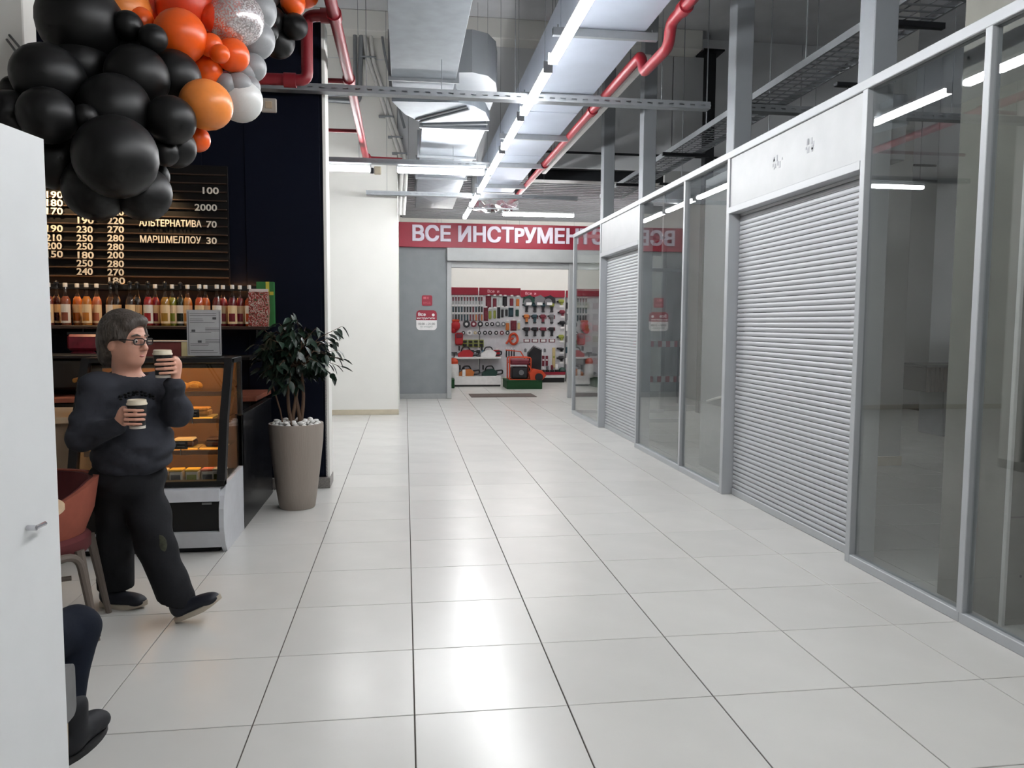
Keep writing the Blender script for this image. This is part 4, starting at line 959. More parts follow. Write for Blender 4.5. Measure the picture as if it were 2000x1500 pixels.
# ------------------------------------------------------------------ refrigerated display case
X1 = -1.19; X0 = -2.15
dc = T('display_case', 'white and black refrigerated pastry case with slanted glass front', 'display case', (-1.65, 2.55, 0))
m_cw = pm('case_white', (196, 198, 203), .35); m_cg = glassmat('case_glass', (.86, .86, .84), 1.5, 1.0); m_cwarm = pm('case_inner', (150, 112, 84), .45)
side = [(2.3, 0), (2.85, 0), (2.85, .47), (2.3, .44), (2.25, .38), (2.215, .3), (2.21, .18), (2.25, .06)]
ob('side_panel', MB().prism(side, X1-.03, X1, 'x'), m_cw, dc); ob('side_panel', MB().prism(side, X0, X0+.03, 'x'), m_cw, dc)
ob('front_rail', MB().prism([(2.3, .45), (2.24, .42), (2.215, .35), (2.235, .35), (2.32, .4)], X0+.03, X1-.03, 'x'), m_cw, dc)
ob('front_grille', MB().box(X0+.03, X1-.03, 2.25, 2.28, .15, .36, .003), m_black, dc)
ob('kick_panel', MB().prism([(2.22, .15), (2.255, .04), (2.28, .04), (2.25, .15)], X0+.03, X1-.03, 'x'), m_cw, dc)
ob('badge', MB().box(-1.33, -1.27, 2.243, 2.25, .325, .337), m_tray, dc)
ob('case_floor', MB().box(X0+.03, X1-.03, 2.3, 2.85, .36, .45, .003), m_dark, dc); ob('foot_strip', MB().box(X0+.05, X1-.05, 2.3, 2.8, 0, .04), m_dark, dc)
ob('back_wall', MB().box(X0+.03, X1-.03, 2.83, 2.85, .45, 1.22, .002), m_cwarm, dc)
fr = [(2.27, .45), (2.29, .45), (2.6, 1.25), (2.57, 1.25)]
for a, b in ((X1-.05, X1), (X0, X0+.05)): ob('glass_frame', MB().prism([(2.255, .44), (2.315, .45), (2.43, .86), (2.62, 1.25), (2.56, 1.25), (2.37, .86)], a, b, 'x'), m_black, dc)
ob('glass_frame', MB().box(X0, X1, 2.255, 2.32, .44, .475, .003), m_black, dc); ob('case_top', MB().box(X0, X1, 2.56, 2.87, 1.22, 1.255, .004), m_black, dc)
ob('back_post', MB().box(X1-.03, X1, 2.83, 2.87, .45, 1.22, .002), m_black, dc)
ob('front_glass', MB().prism([(2.285, .46), (2.292, .46), (2.405, .86), (2.592, 1.24), (2.584, 1.24), (2.397, .86)], X0+.05, X1-.05, 'x'), m_cg, dc)
ob('side_glass', MB().prism([(2.31, .46), (2.83, .46), (2.83, 1.22), (2.61, 1.22), (2.42, .86)], X1-.02, X1-.014, 'x'), m_cg, dc)
shz = (.645, .845, 1.02)
for z, y0 in zip(shz, (2.4, 2.47, 2.55)):
    ob('glass_shelf', MB().box(X0+.06, X1-.05, y0, 2.83, z, z+.008), glassmat('shelf_glass', (.8, .8, .78), 1.5, 1.), dc)
    ob('shelf_edge', MB().box(X0+.06, X1-.05, y0-.006, y0, z-.022, z+.012, .002), pm('shelf_edge_metal', (150, 120, 100), .35, .5), dc)
    ob('light_strip', MB().box(X0+.1, X1-.08, y0+.02, y0+.035, z-.014, z-.006), emat('case_led', (255, 196, 120), 16*WARM), dc)
ob('top_lip', MB().box(X0+.05, X1-.05, 2.6, 2.61, 1.185, 1.22, .002), m_black, dc)
ob('light_strip', MB().box(X0+.1, X1-.08, 2.63, 2.65, 1.208, 1.218), MATS['case_led'], dc)
m_past = pm('pastry_crust', (206, 150, 76), .6, var=.25, scale=30); m_choc = pm('chocolate', (70, 38, 26), .4, var=.2, scale=25); m_cream = pm('cream', (236, 216, 176), .5); m_plate = pm('tray_gold', (214, 176, 100), .4); m_ctn = pm('yoghurt_white', (216, 210, 200), .5); m_yel = pm('yoghurt_yellow', (232, 190, 70), .5); m_pk = pm('yoghurt_pink', (220, 130, 110), .5)
m_tagb = pm('tag_black', (26, 22, 20), .6)
def thing1(name, lab, cat, group, loc, parts):
    t = T(name, lab, cat, loc, group)
    for nm, mb, mt, sm in parts: ob(nm, mb, mt, t, smooth=sm)
    return t
for k, xx in enumerate((-1.62, -1.52, -1.42, -1.32, -1.25)):
    cx = xx; w = .04
    thing1('yoghurt_carton', ['leftmost white', 'second', 'middle', 'fourth', 'rightmost'][k]+' small dessert carton on the bottom of the pastry case', 'carton', 'dessert cartons in the case', (cx, 2.4, .45),
           [('tub', MB().box(cx-w, cx+w, 2.36, 2.44, .451, .52, .006), m_ctn, None), ('lid', MB().box(cx-w-.003, cx+w+.003, 2.357, 2.443, .52, .535, .004), (m_cream, m_yel, m_yel, m_pk, m_ctn)[k], None), ('printed_band', MB().box(cx-w+.01, cx+w-.01, 2.3585, 2.36, .465, .5), m_tgrey if k % 2 else m_lime, None)])
def slice_(name, lab, x, y, z, sx, m1, m2):
    return thing1(name, lab, 'cake', 'cakes in the pastry case', (x, y, z), [('cake_board', MB().box(x-sx-.03, x+sx+.03, y-.07, y+.09, z+.0085, z+.02, .003), m_plate, None), ('sponge', MB().box(x-sx, x+sx, y-.05, y+.07, z+.02, z+.06, .01), m1, None), ('topping', MB().box(x-sx+.005, x+sx-.005, y-.045, y+.065, z+.058, z+.075, .008), m2, None)])
slice_('tray_cake', 'chocolate cake with nuts on the lower glass shelf', -1.5, 2.52, shz[0], .07, m_choc, m_cream); slice_('tray_cake', 'dark layered cake beside the chocolate cake', -1.31, 2.52, shz[0], .05, m_choc, m_choc)
slice_('tray_cake', 'cream topped cake at the left of the lower shelf', -1.75, 2.52, shz[0], .09, m_past, m_cream)
slice_('honey_cake', 'honey coloured cake on a golden board on the middle shelf', -1.43, 2.58, shz[1], .085, m_past, m_past); slice_('honey_cake', 'red cherry cake on the left of the middle shelf', -1.72, 2.58, shz[1], .08, pm('cherry', (120, 40, 30), .4), m_choc)
for k, (x, z) in enumerate(((-1.43, shz[1]), (-1.49, shz[0]))):
    thing1('price_tag', ('upper', 'lower')[k]+' black price tag clipped to a case shelf', 'price tag', 'black price tags in the pastry case', (x, 2.45, z), [('tag_plate', MB().box(x-.045, x+.045, 2.452-.07*k, 2.456-.07*k, z+.02, z+.075, .001), m_tagb, None), ('tag_text', MB().box(x-.03, x+.03, 2.4505-.07*k, 2.452-.07*k, z+.055, z+.065).box(x-.02, x+.025, 2.4505-.07*k, 2.452-.07*k, z+.035, z+.042), m_tgrey, None), ('clip', MB().cyl((x, 2.456-.07*k, z-.02), (x, 2.456-.07*k, z+.02), .004, n=6), MATS['chrome'], None)])
for k, (x, yy) in enumerate(((-1.56, 2.66), (-1.48, 2.7), (-1.64, 2.7))):
    pts = [(x+.05*math.cos(a), yy+.035*math.sin(a), shz[2]+.03+.012*math.sin(a)) for a in [math.pi*i/8 for i in range(9)]]
    thing1('croissant', ('front', 'right', 'left')[k]+' croissant on the top shelf of the pastry case', 'croissant', 'croissants in the pastry case', (x, yy, shz[2]), [('pastry', MB().tube(pts, [.006, .014, .02, .024, .026, .024, .02, .014, .006], 10), m_past, 60), ('glaze_ridges', MB().tube(pts[2:7], [.0215, .025, .027, .025, .0215], 6), m_plate, None)])
# stand with printed sheet on the case
p = PY(400, 690, 2.7)
a4 = T('menu_stand', 'printed white menu sheet in a clear stand on top of the pastry case', 'menu stand', (p.x, 2.7, 1.255))
x0 = p.x-.115; zt = 1.255
ob('stand_foot', MB().box(x0, x0+.23, 2.66, 2.76, zt, zt+.004, .001), m_black, a4); ob('clear_sleeve', MB().box(x0-.004, x0+.234, 2.7, 2.703, zt+.004, zt+.33), glassmat('acrylic', (.95, .95, .95), 1.4, .6), a4)
sh = ob('paper_sheet', MB().box(x0, x0+.226, 2.704, 2.706, zt+.01, zt+.325), pm('printer_paper', (208, 208, 210), .6), a4)
ink = pm('printer_ink', (90, 90, 94), .7); mb = MB(); rg = random.Random(2)
for i, z in enumerate([.3, .285, .262, .25, .238, .2, .19, .18, .17, .12, .11, .1, .09, .08, .045, .03]):
    xa = x0+.02+(.1 if i in (5, 6, 7, 9, 10, 11) else 0); ln = .08+rg.random()*.1
    mb.box(xa, min(xa+ln, x0+.215), 2.7035, 2.704, zt+z, zt+z+.003)
for (a, b) in ((.03, .175), (.17, .26), (.07, .1)): mb.box(x0+a, x0+a+.025, 2.7035, 2.704, zt+b, zt+b+.016)
mb.box(x0+.008, x0+.012, 2.7035, 2.704, zt+.02, zt+.315).box(x0+.214, x0+.218, 2.7035, 2.704, zt+.02, zt+.315)
ob('print_lines', mb, ink, sh)
# front counter to the left of the case, with tinsel garland and cups
fc = T('bar_counter', 'bar counter with pale panels and brass edges left of the pastry case', 'counter', (-2.7, 2.6, 0))
ob('counter_body', MB().box(-3.4, -2.17, 2.45, 3.0, .08, .84, .004), pm('pale_panel', (150, 132, 114), .5), fc); ob('counter_top', MB().box(-3.42, -2.16, 2.4, 3.05, .84, .88, .004), pm('counter_top_pale', (190, 168, 140), .4), fc)
for xx in (-2.35, -2.55, -2.95): ob('brass_strip', MB().box(xx, xx+.035, 2.435, 2.45, .08, .84, .002), MATS['brass'], fc)
ob('kick', MB().box(-3.38, -2.2, 2.5, 2.95, 0, .08), m_black, fc)
ob('panel_joint', MB().box(-3.4, -2.17, 2.446, 2.45, .43, .438), m_dark, fc)
tg = T('tinsel_garland', 'dark green tinsel garland hanging over the bar counter edge', 'garland', (-2.55, 2.42, .88))
rg = random.Random(9); mb = MB(); pa = []
for k in range(13): pa.append(Vector((-2.62+.03*math.sin(k*.7), 2.4, .885-k*.036)))
for p_ in pa:
    for j in range(12):
        d = Vector((rg.gauss(0, 1), rg.gauss(0, 1), rg.gauss(0, 1))).normalized()*.06; mb.cyl(p_, p_+d, .0025, .001, n=3, cap=False)
ob('needles', mb, pm('pine_green', (26, 38, 34), .7), tg, kind='stuff'); ob('cord', MB().tube(pa, .005, 6), m_black, tg)
for k in range(5):
    x = -2.64+.02*k
    pass
cs = T('paper_cup_stack', 'white stack of cup lids on the bar counter beside the white panel', 'cup stack', (-2.5, 2.6, .88))
for k in range(3): ob('lid', MB().lathe([(0, .881+k*.014), (.045, .881+k*.014), (.047, .887+k*.014), (.04, .893+k*.014), (0, .893+k*.014)], (-2.53, 2.6, 0), 20), pm('lid_white', (232, 226, 214), .4), cs, smooth=True)
cl = T('counter_lamp', 'small warm lamp standing on the bar counter', 'lamp', (-2.42, 2.75, .88))
ob('lamp_base', MB().lathe([(0, .88), (.05, .88), (.05, .895), (.01, .9), (.01, 1.02), (0, 1.02)], (-2.75, 2.8, 0), 16), MATS['brass'], cl, smooth=True); ob('lamp_shade', MB().lathe([(.0, 1.02), (.06, 1.0), (.04, 1.1), (.0, 1.1)], (-2.75, 2.8, 0), 16), emat('warm_shade', (255, 196, 130), 5*WARM), cl, smooth=True)
# ------------------------------------------------------------------ balloon garland
m_bk = pm('black_latex', (14, 14, 15), .45, var=.03, spec=.4); m_or1 = pm('orange_latex', (236, 92, 22), .35, var=.05, scale=3, spec=.5); m_or2 = pm('peach_latex', (240, 142, 66), .35, var=.05, scale=3); m_or3 = pm('red_orange_latex', (226, 66, 26), .35, var=.04)
m_gr = pm('silver_latex', (140, 142, 144), .42, .0, var=.04); m_wh = pm('white_latex', (206, 208, 206), .35, var=.03)
def confetti():
    m = bpy.data.materials.new('confetti_balloon'); m.use_nodes = True; nt = m.node_tree; N = nt.nodes; L = nt.links; N.clear()
    o = N.new('ShaderNodeOutputMaterial'); mx = N.new('ShaderNodeMixShader'); mx2 = N.new('ShaderNodeMixShader')
    t = N.new('ShaderNodeBsdfTransparent'); t.inputs[0].default_value = (.9, .88, .88, 1)
    g = N.new('ShaderNodeBsdfGlossy'); g.inputs[0].default_value = (.95, .93, .93, 1); g.inputs['Roughness'].default_value = .25
    d = N.new('ShaderNodeBsdfDiffuse'); d.inputs[0].default_value = (.75, .72, .72, 1)
    v = N.new('ShaderNodeTexVoronoi'); v.inputs['Scale'].default_value = 15
    tc = N.new('ShaderNodeTexCoord'); L.new(tc.outputs['Object'], v.inputs['Vector'])
    r = N.new('ShaderNodeMath'); r.operation = 'LESS_THAN'; r.inputs[1].default_value = .5; L.new(v.outputs['Distance'], r.inputs[0])
    mx2.inputs[0].default_value = .5; L.new(g.outputs[0], mx2.inputs[1]); L.new(d.outputs[0], mx2.inputs[2])
    mu = N.new('ShaderNodeMath'); mu.operation = 'MULTIPLY_ADD'; mu.inputs[1].default_value = .45; mu.inputs[2].default_value = .5; L.new(r.outputs[0], mu.inputs[0])
    L.new(mu.outputs[0], mx.inputs[0]); L.new(t.outputs[0], mx.inputs[1]); L.new(mx2.outputs[0], mx.inputs[2]); L.new(mx.outputs[0], o.inputs[0])
    return m
m_cf = confetti()
def balloonmesh(name, mt):
    prof = []; n = 14
    for k in range(n+1):
        a = math.pi*k/n; r = math.sin(a); z = math.cos(a)
        if z < 0: r *= 1-.10*z*z*(-z); z *= 1.12
        prof.append((max(r, .03 if k == n else .001), z))
    prof += [(.02, -1.14), (.05, -1.2), (.03, -1.22)]
    return MB().lathe(prof, n=24).mesh(name, mt, 60)
BM = {k: balloonmesh('balloon_'+k, m) for k, m in dict(k=m_bk, o=m_or1, p=m_or2, r=m_or3, g=m_gr, w=m_wh, c=m_cf).items()}
ga = T('balloon_garland', 'large balloon garland fading from black through orange to silver, hanging over the cafe', 'balloon garland', PY(230, 200, .8))
# x, y, radius in photo pixels; depth (Y), colour
B = [(155, 42, 79, 1.0, 'k'), (92, 150, 63, .75, 'k'), (92, 226, 54, .62, 'k'), (18, 222, 44, .7, 'k'), (28, 175, 26, .85, 'k'), (158, 128, 50, .98, 'k'), (180, 108, 46, 1.12, 'k'), (268, 150, 60, .95, 'k'), (272, 128, 56, 1.1, 'k'), (338, 150, 51, 1.1, 'k'),
     (250, 50, 28, .98, 'k'), (299, 75, 27, .95, 'k'), (222, 216, 68, .82, 'k'), (334, 235, 47, .86, 'k'), (166, 228, 24, .66, 'k'), (226, 308, 78, .62, 'k'), (342, 288, 40, 1.0, 'k'), (322, 298, 27, .92, 'k'), (112, 318, 52, .8, 'k'), (186, 368, 60, .78, 'k'), (281, 380, 51, .82, 'k'), (240, 262, 45, 1.05, 'k'), (150, 275, 42, 1.0, 'k'), (300, 345, 30, 1.05, 'k'),
     (240, 18, 52, 1.25, 'p'), (352, 70, 50, 1.15, 'o'), (366, 12, 58, 1.35, 'r'), (300, 18, 32, 1.4, 'r'), (275, 40, 25, 1.2, 'o'), (418, 35, 26, 1.3, 'r'), (432, 0, 40, 1.45, 'r'), (412, 88, 22, 1.2, 'o'), (455, 108, 32, 1.3, 'o'), (428, 72, 30, 1.42, 'o'), (404, 140, 30, 1.3, 'o'), (404, 205, 48, 1.0, 'p'), (386, 272, 24, 1.1, 'o'), (395, 165, 34, 1.35, 'o'), (430, 105, 18, 1.15, 'o'),
     (462, 38, 50, 1.35, 'c'), (497, 78, 38, 1.55, 'g'), (470, 195, 43, 1.4, 'w'), (443, 166, 22, 1.32, 'g'), (467, 165, 23, 1.34, 'g'), (488, 170, 21, 1.4, 'g'), (492, 132, 27, 1.5, 'g'), (476, 142, 26, 1.48, 'g'), (480, 110, 30, 1.62, 'w'), (500, 20, 40, 1.7, 'g')]
rg = random.Random(4)
core = PY(300, 130, 1.15)
dsum = lambda Y: (Y-CAM.y)
def put(par, px, py, r, Y, c):
    p = PY(px, py, Y); dep = (p-CAM).dot(_fw); R = r*dep/FPX
    dirv = (p-core) if par is ga else (p-core2)
    dirv = dirv.normalized() if dirv.length > .05 else Vector((0, -1, 0))
    q = Vector((0, 0, 1)).rotation_difference(dirv + Vector((rg.uniform(-.3, .3), rg.uniform(-.3, .1), rg.uniform(-.3, .3))))
    o = bpy.data.objects.new('balloon', BM[c]); COL.objects.link(o); o.parent = par; o.location = p - ORG[par.name]; o.rotation_mode = 'QUATERNION'; o.rotation_quaternion = q
    st = 1+rg.uniform(-.04, .06); o.scale = (R, R, R*st)
    o['label'] = {'k': 'black balloon', 'o': 'orange balloon', 'p': 'light orange balloon', 'r': 'red orange balloon', 'g': 'silver grey balloon', 'w': 'white balloon', 'c': 'clear confetti balloon'}[c]
for b in B: put(ga, *b)
path = [PY(40, 200, .95), PY(200, 220, 1.1), PY(300, 130, 1.25), PY(420, 60, 1.5), PY(500, -30, 1.9)]
ob('garland_line', MB().tube(path, .006, 6), m_black, ga)
ends = [PY(0, 42, 1.6), PY(0, 62, 1.6)]
ob('hanging_cord', MB().tube([PY(60, 118, 1.05), PY(-14, 30, 2.15)], .006, 6).tube([PY(52, 128, 1.0), PY(-14, 42, 2.15)], .006, 6), m_black, ga)
ob('hanging_cord', MB().tube([PY(200, 60, 1.1), Vector((PY(200, 60, 1.1).x, PY(200, 60, 1.1).y, 6.3))], .003, 6).tube([PY(460, 60, 1.5), Vector((PY(460, 60, 1.5).x, PY(460, 60, 1.5).y, 6.3))], .003, 6), m_black, ga)
core2 = PY(548, 25, 3.2)
gb2 = T('balloon_cluster', 'small far cluster of black and orange balloons in front of the navy wall top', 'balloon cluster', core2)
for b in [(531, 40, 27, 2.9, 'k'), (576, 52, 25, 2.9, 'k'), (543, 82, 32, 3.0, 'k'), (524, 62, 20, 2.75, 'k'), (548, 18, 26, 3.1, 'k'), (572, 6, 24, 2.95, 'o'), (598, -10, 24, 3.1, 'o'), (520, -14, 30, 3.0, 'g'), (556, -25, 30, 3.2, 'k')]: put(gb2, *b)
ob('hanging_cord', MB().tube([core2, Vector((core2.x, core2.y, 6.3))], .003, 6), m_black, gb2)

# ------------------------------------------------------------------ potted ficus
pc0 = Vector((-.905, 3.5, 0))
pot = T('potted_ficus', 'tall taupe planter with a leafy green ficus in front of the navy wall', 'potted plant', pc0)
m_pot = pm('taupe_planter', (148, 138, 130), .75, var=.05, scale=10, bump=.15, bscale=90, stretch=(1, 1, .08))
ob('planter', MB().lathe([(0, 0), (.135, 0), (.142, .008), (.165, .16), (.19, .36), (.21, .54), (.216, .66), (.214, .69), (.2, .69), (.198, .66), (0, .655)], pc0, 40), m_pot, pot, smooth=35)
ob('soil', MB().lathe([(0, .655), (.195, .655), (.195, .665), (0, .668)], pc0, 24), pm('soil', (50, 42, 36), .95), pot)
m_trunk = pm('ficus_bark', (96, 74, 58), .8, var=.2, scale=14, stretch=(1, 1, .2)); m_leaf = pm('ficus_leaf', (24, 44, 32), .4, var=.25, scale=5, rnd=.35, spec=.5)
mb = MB()
tr_top = []
for k in range(4):
    a = k*1.6; b0 = pc0+Vector((.025*math.cos(a), .025*math.sin(a), .655)); pts = []
    for i in range(7):
        t = i/6; pts.append(b0+Vector((.03*math.sin(3*t+a)+.012*t*math.cos(a), .03*math.cos(3*t+a)+.012*t*math.sin(a), .5*t)))
    mb.tube(pts, [.016-.005*i/6 for i in range(7)], 8); tr_top.append(pts[-1])
ob('trunk', mb, m_trunk, pot, smooth=True)
mb = MB().tube([pc0+Vector((-.09, -.06, .655)), pc0+Vector((-.11, -.08, .8)), pc0+Vector((-.16, -.1, 1.0))], .007, 6).tube([pc0+Vector((-.02, -.1, .655)), pc0+Vector((-.03, -.11, .78))], .006, 6)
ob('side_stem', mb, m_trunk, pot, smooth=True)
vs = [(0, 0, 0), (.018, .016, .004), (.046, .022, 0), (.078, .011, -.009), (.1, 0, -.02), (.078, -.011, -.009), (.046, -.022, 0), (.018, -.016, .004), (.046, 0, -.006)]
fs = [(0, 1, 8, 7), (1, 2, 8), (2, 3, 4, 8), (8, 4, 5, 6), (7, 8, 6)]
lme = MB().add(vs, fs).mesh('leaf', m_leaf, 60)
rg = random.Random(12)
cc = pc0+Vector((-.005, -.02, 1.26)); tw = MB(); leaves = []
for k in range(95):
    u = rg.uniform(-1, 1); ph = rg.uniform(0, 2*math.pi); rr = rg.uniform(.45, 1)**.5
    s = math.sqrt(1-u*u); d = Vector((s*math.cos(ph)*.315, s*math.sin(ph)*.29, u*.33))*rr
    tip = cc+d
    if k < 7: tip = pc0+Vector((.30+.09*rg.random(), rg.uniform(-.1, .1), 1.08+.065*k))
    elif k < 10: tip = pc0+Vector((-.30-.03*rg.random(), rg.uniform(-.15, .1), 1.12+.1*(k-7)))
    st = tr_top[k % 4]+Vector((0, 0, rg.uniform(-.06, .02)))
    mid = st.lerp(tip, .55)+Vector((0, 0, .06))
    tw.tube([st, mid, tip], [.005, .0035, .0018], 5)
    for j in range(8):
        t = .35+.65*j/7; p = st*(1-t)**2+mid*2*t*(1-t)+tip*t*t
        leaves.append((p, (tip-st), j))
ob('twigs', tw, m_trunk, pot)
rg.shuffle(leaves)
order = sorted(range(len(leaves)), key=lambda i: (leaves[i][0]-CAM).length)
first = set(order[:300]); rest = MB()
for i, (p, d, j) in enumerate(leaves):
    yaw = math.atan2(d.y, d.x)+rg.uniform(-1.3, 1.3); pit = rg.uniform(.1, 1.1); rol = rg.uniform(-.6, .6); s = rg.uniform(.75, 1.15)
    R = Euler((rol, pit, yaw), 'XYZ')
    if i in first: inst('leaf', lme, pot, p-pc0, R, (s, s, s))
    else: rest.add([R.to_matrix() @ (Vector(v)*s) + p for v in vs], fs)
o = ob('inner_foliage', rest, m_leaf, pot, smooth=60); o['kind'] = 'stuff'
m_peb = pm('white_pebble', (222, 221, 218), .5, var=.05, scale=30)
pebs = []
for v in range(3):
    mb = MB().ball((0, 0, 0), (.03, .022, .016), 10, 7); rr = random.Random(30+v)
    mb.v = [q*(1+rr.uniform(-.09, .09)) for q in mb.v]
    pebs.append(mb.mesh('pebble', m_peb, 60))
k = 0
for ring, nn in ((.17, 17), (.12, 12), (.07, 8), (.175, 9)):
    for i in range(nn):
        a = 2*math.pi*i/nn+ring*9
        if ring == .07 and i % 3 == 0: continue
        z = .681+(.012 if ring == .12 else .018 if ring == .07 else 0)+(.022 if nn == 9 else 0)
        o = bpy.data.objects.new('pebble', pebs[k % 3]); COL.objects.link(o); k += 1
        o.location = (pc0.x+(ring-(.02 if nn == 9 else 0))*math.cos(a), pc0.y+(ring-(.02 if nn == 9 else 0))*math.sin(a), z); o.rotation_euler = (rg.uniform(-.4, .4), rg.uniform(-.4, .4), rg.uniform(0, 6)); s = rg.uniform(.8, 1.15); o.scale = (s, s, s)
        tag(o, 'white decorative pebble on the soil of the taupe planter', 'pebble', 'white pebbles in the planter')
# ------------------------------------------------------------------ implicit surfaces for people
def sdf_mesh(elems, h=.006):
    """elems: ('c',p0,p1,r0,r1,k) | ('e',c,(rx,ry,rz),R,k) | ('-e',...) ; returns verts, faces"""
    lo = np.full(3, 1e9); hi = -lo
    for e in elems:
        if e[0] == 'c':
            for p, r in ((e[1], e[3]), (e[2], e[4])): lo = np.minimum(lo, np.array(p)-r); hi = np.maximum(hi, np.array(p)+r)
        elif e[0] == 'e':
            m = max(e[2]); lo = np.minimum(lo, np.array(e[1])-m); hi = np.maximum(hi, np.array(e[1])+m)
    lo -= 4*h; hi += 4*h
    n = np.ceil((hi-lo)/h).astype(int)+1
    F = np.full(n, .5, np.float32)
    for e in elems:
        if e[0] == 'c':
            p0 = np.array(e[1]); p1 = np.array(e[2]); r0, r1, k = e[3:6]; m = max(r0, r1)+k+3*h; a = np.minimum(p0, p1)-m; b = np.maximum(p0, p1)+m
        else:
            c = np.array(e[1]); k = e[4]; m = max(e[2])+k+3*h; a = c-m; b = c+m
        i0 = np.clip(np.floor((a-lo)/h).astype(int), 0, n-1); i1 = np.clip(np.ceil((b-lo)/h).astype(int)+1, 1, n)
        X, Y, Z = np.meshgrid(*[lo[q]+h*np.arange(i0[q], i1[q]) for q in range(3)], indexing='ij')
        if e[0] == 'c':
            d = p1-p0; L2 = max(d@d, 1e-9)
            t = np.clip(((X-p0[0])*d[0]+(Y-p0[1])*d[1]+(Z-p0[2])*d[2])/L2, 0, 1)
            D = np.sqrt((X-p0[0]-t*d[0])**2+(Y-p0[1]-t*d[1])**2+(Z-p0[2]-t*d[2])**2)-(r0+(r1-r0)*t)
        else:
            R = np.array(e[3]) if e[3] is not None else np.eye(3); r = np.array(e[2])
            q = np.stack([X-c[0], Y-c[1], Z-c[2]], -1) @ R     # columns of R are the local axes
            k0 = np.sqrt(((q/r)**2).sum(-1)); k1 = np.sqrt(((q/(r*r))**2).sum(-1))
            D = k0*(k0-1)/np.maximum(k1, 1e-6)
        s = tuple(slice(i0[q], i1[q]) for q in range(3)); A = F[s]
        if e[0] == '-e': F[s] = np.maximum(A, -D)
        else:
            hh = np.clip(.5+.5*(D-A)/max(k, 1e-5), 0, 1); F[s] = D*(1-hh)+A*hh-k*hh*(1-hh)
    S_ = F < 0
    c8 = [(i, j, l) for i in (0, 1) for j in (0, 1) for l in (0, 1)]
    def sh(A, o): return A[o[0]:A.shape[0]-1+o[0], o[1]:A.shape[1]-1+o[1], o[2]:A.shape[2]-1+o[2]]
    cnt = sum(sh(S_, o).astype(np.int8) for o in c8)
    idx = np.argwhere((cnt > 0) & (cnt < 8))
    V = np.stack([F[idx[:, 0]+o[0], idx[:, 1]+o[1], idx[:, 2]+o[2]] for o in c8], 1)
    acc = np.zeros((len(idx), 3)); cn = np.zeros(len(idx))
    for a in range(8):
        for b in range(a+1, 8):
            if sum(abs(c8[a][q]-c8[b][q]) for q in range(3)) != 1: continue
            va, vb = V[:, a], V[:, b]; m = (va < 0) != (vb < 0)
            t = np.where(m, va/np.where(m, va-vb, 1), 0)
            pa = np.array(c8[a], float); pb = np.array(c8[b], float)
            acc += m[:, None]*(pa+t[:, None]*(pb-pa)); cn += m
    verts = lo+h*(idx+acc/cn[:, None])
    ids = np.full(F.shape, -1, np.int64); ids[idx[:, 0], idx[:, 1], idx[:, 2]] = np.arange(len(idx))
    faces = []
    for ax in range(3):
        sl0 = [slice(None)]*3; sl1 = [slice(None)]*3; sl0[ax] = slice(0, -1); sl1[ax] = slice(1, None)
        e = np.argwhere(S_[tuple(sl0)] != S_[tuple(sl1)])
        u, v = [q for q in range(3) if q != ax]
        e = e[(e[:, u] > 0) & (e[:, v] > 0)]
        du = np.zeros(3, int); du[u] = 1; dv = np.zeros(3, int); dv[v] = 1
        q = [e-du-dv, e-dv, e, e-du]; q = np.stack([ids[w_[:, 0], w_[:, 1], w_[:, 2]] for w_ in q], 1)
        faces.append(q[(q >= 0).all(1)])
    return verts, np.concatenate(faces)
def sob(name, elems, mat, parent, h=.006, label=None, relax=1, wr=None):
    v, f = sdf_mesh(elems, h)
    if wr:      # cloth folds: a few crossed waves pushed along the radial direction
        amp, kx, kz = wr; rs = np.random.RandomState(5); c = v.mean(0); d = v-c; d[:, 2] *= .15; d /= np.maximum(np.linalg.norm(d, axis=1), 1e-6)[:, None]; s_ = np.zeros(len(v))
        for i in range(9):
            a = rs.uniform(0, 6.28); kk = np.array([math.cos(a)*kx, math.sin(a)*kx, kz*rs.uniform(.5, 1.5)*rs.choice([-1, 1])]); s_ += np.sin(v@kk+rs.uniform(0, 6.28)+1.5*np.sin(v@(kk[::-1]*.4)))
        v = v+d*(amp*s_/3)[:, None]
    me = bpy.data.meshes.new(name); me.from_pydata([tuple(q) for q in (v-np.array(org(parent)))], [], [tuple(int(i) for i in q) for q in f])
    bm = bmesh.new(); bm.from_mesh(me); bmesh.ops.recalc_face_normals(bm, faces=bm.faces)
    for _ in range(relax): bmesh.ops.smooth_vert(bm, verts=bm.verts, factor=.5, use_axis_x=True, use_axis_y=True, use_axis_z=True)
    bm.to_mesh(me); bm.free()
    me.polygons.foreach_set('use_smooth', [True]*len(me.polygons)); me.materials.append(mat)
    o = bpy.data.objects.new(name, me); COL.objects.link(o); o.parent = parent
    if label: o['label'] = label
    return o
def frame(f, up=(0, 0, 1)):
    f = Vector(f).normalized(); u = Vector(up); u = (u-f*u.dot(f)).normalized(); l = u.cross(f)
    return f, l, u          # forward, left, up
def Rm(fr): return [[fr[0][i], fr[1][i], fr[2][i]] for i in range(3)]

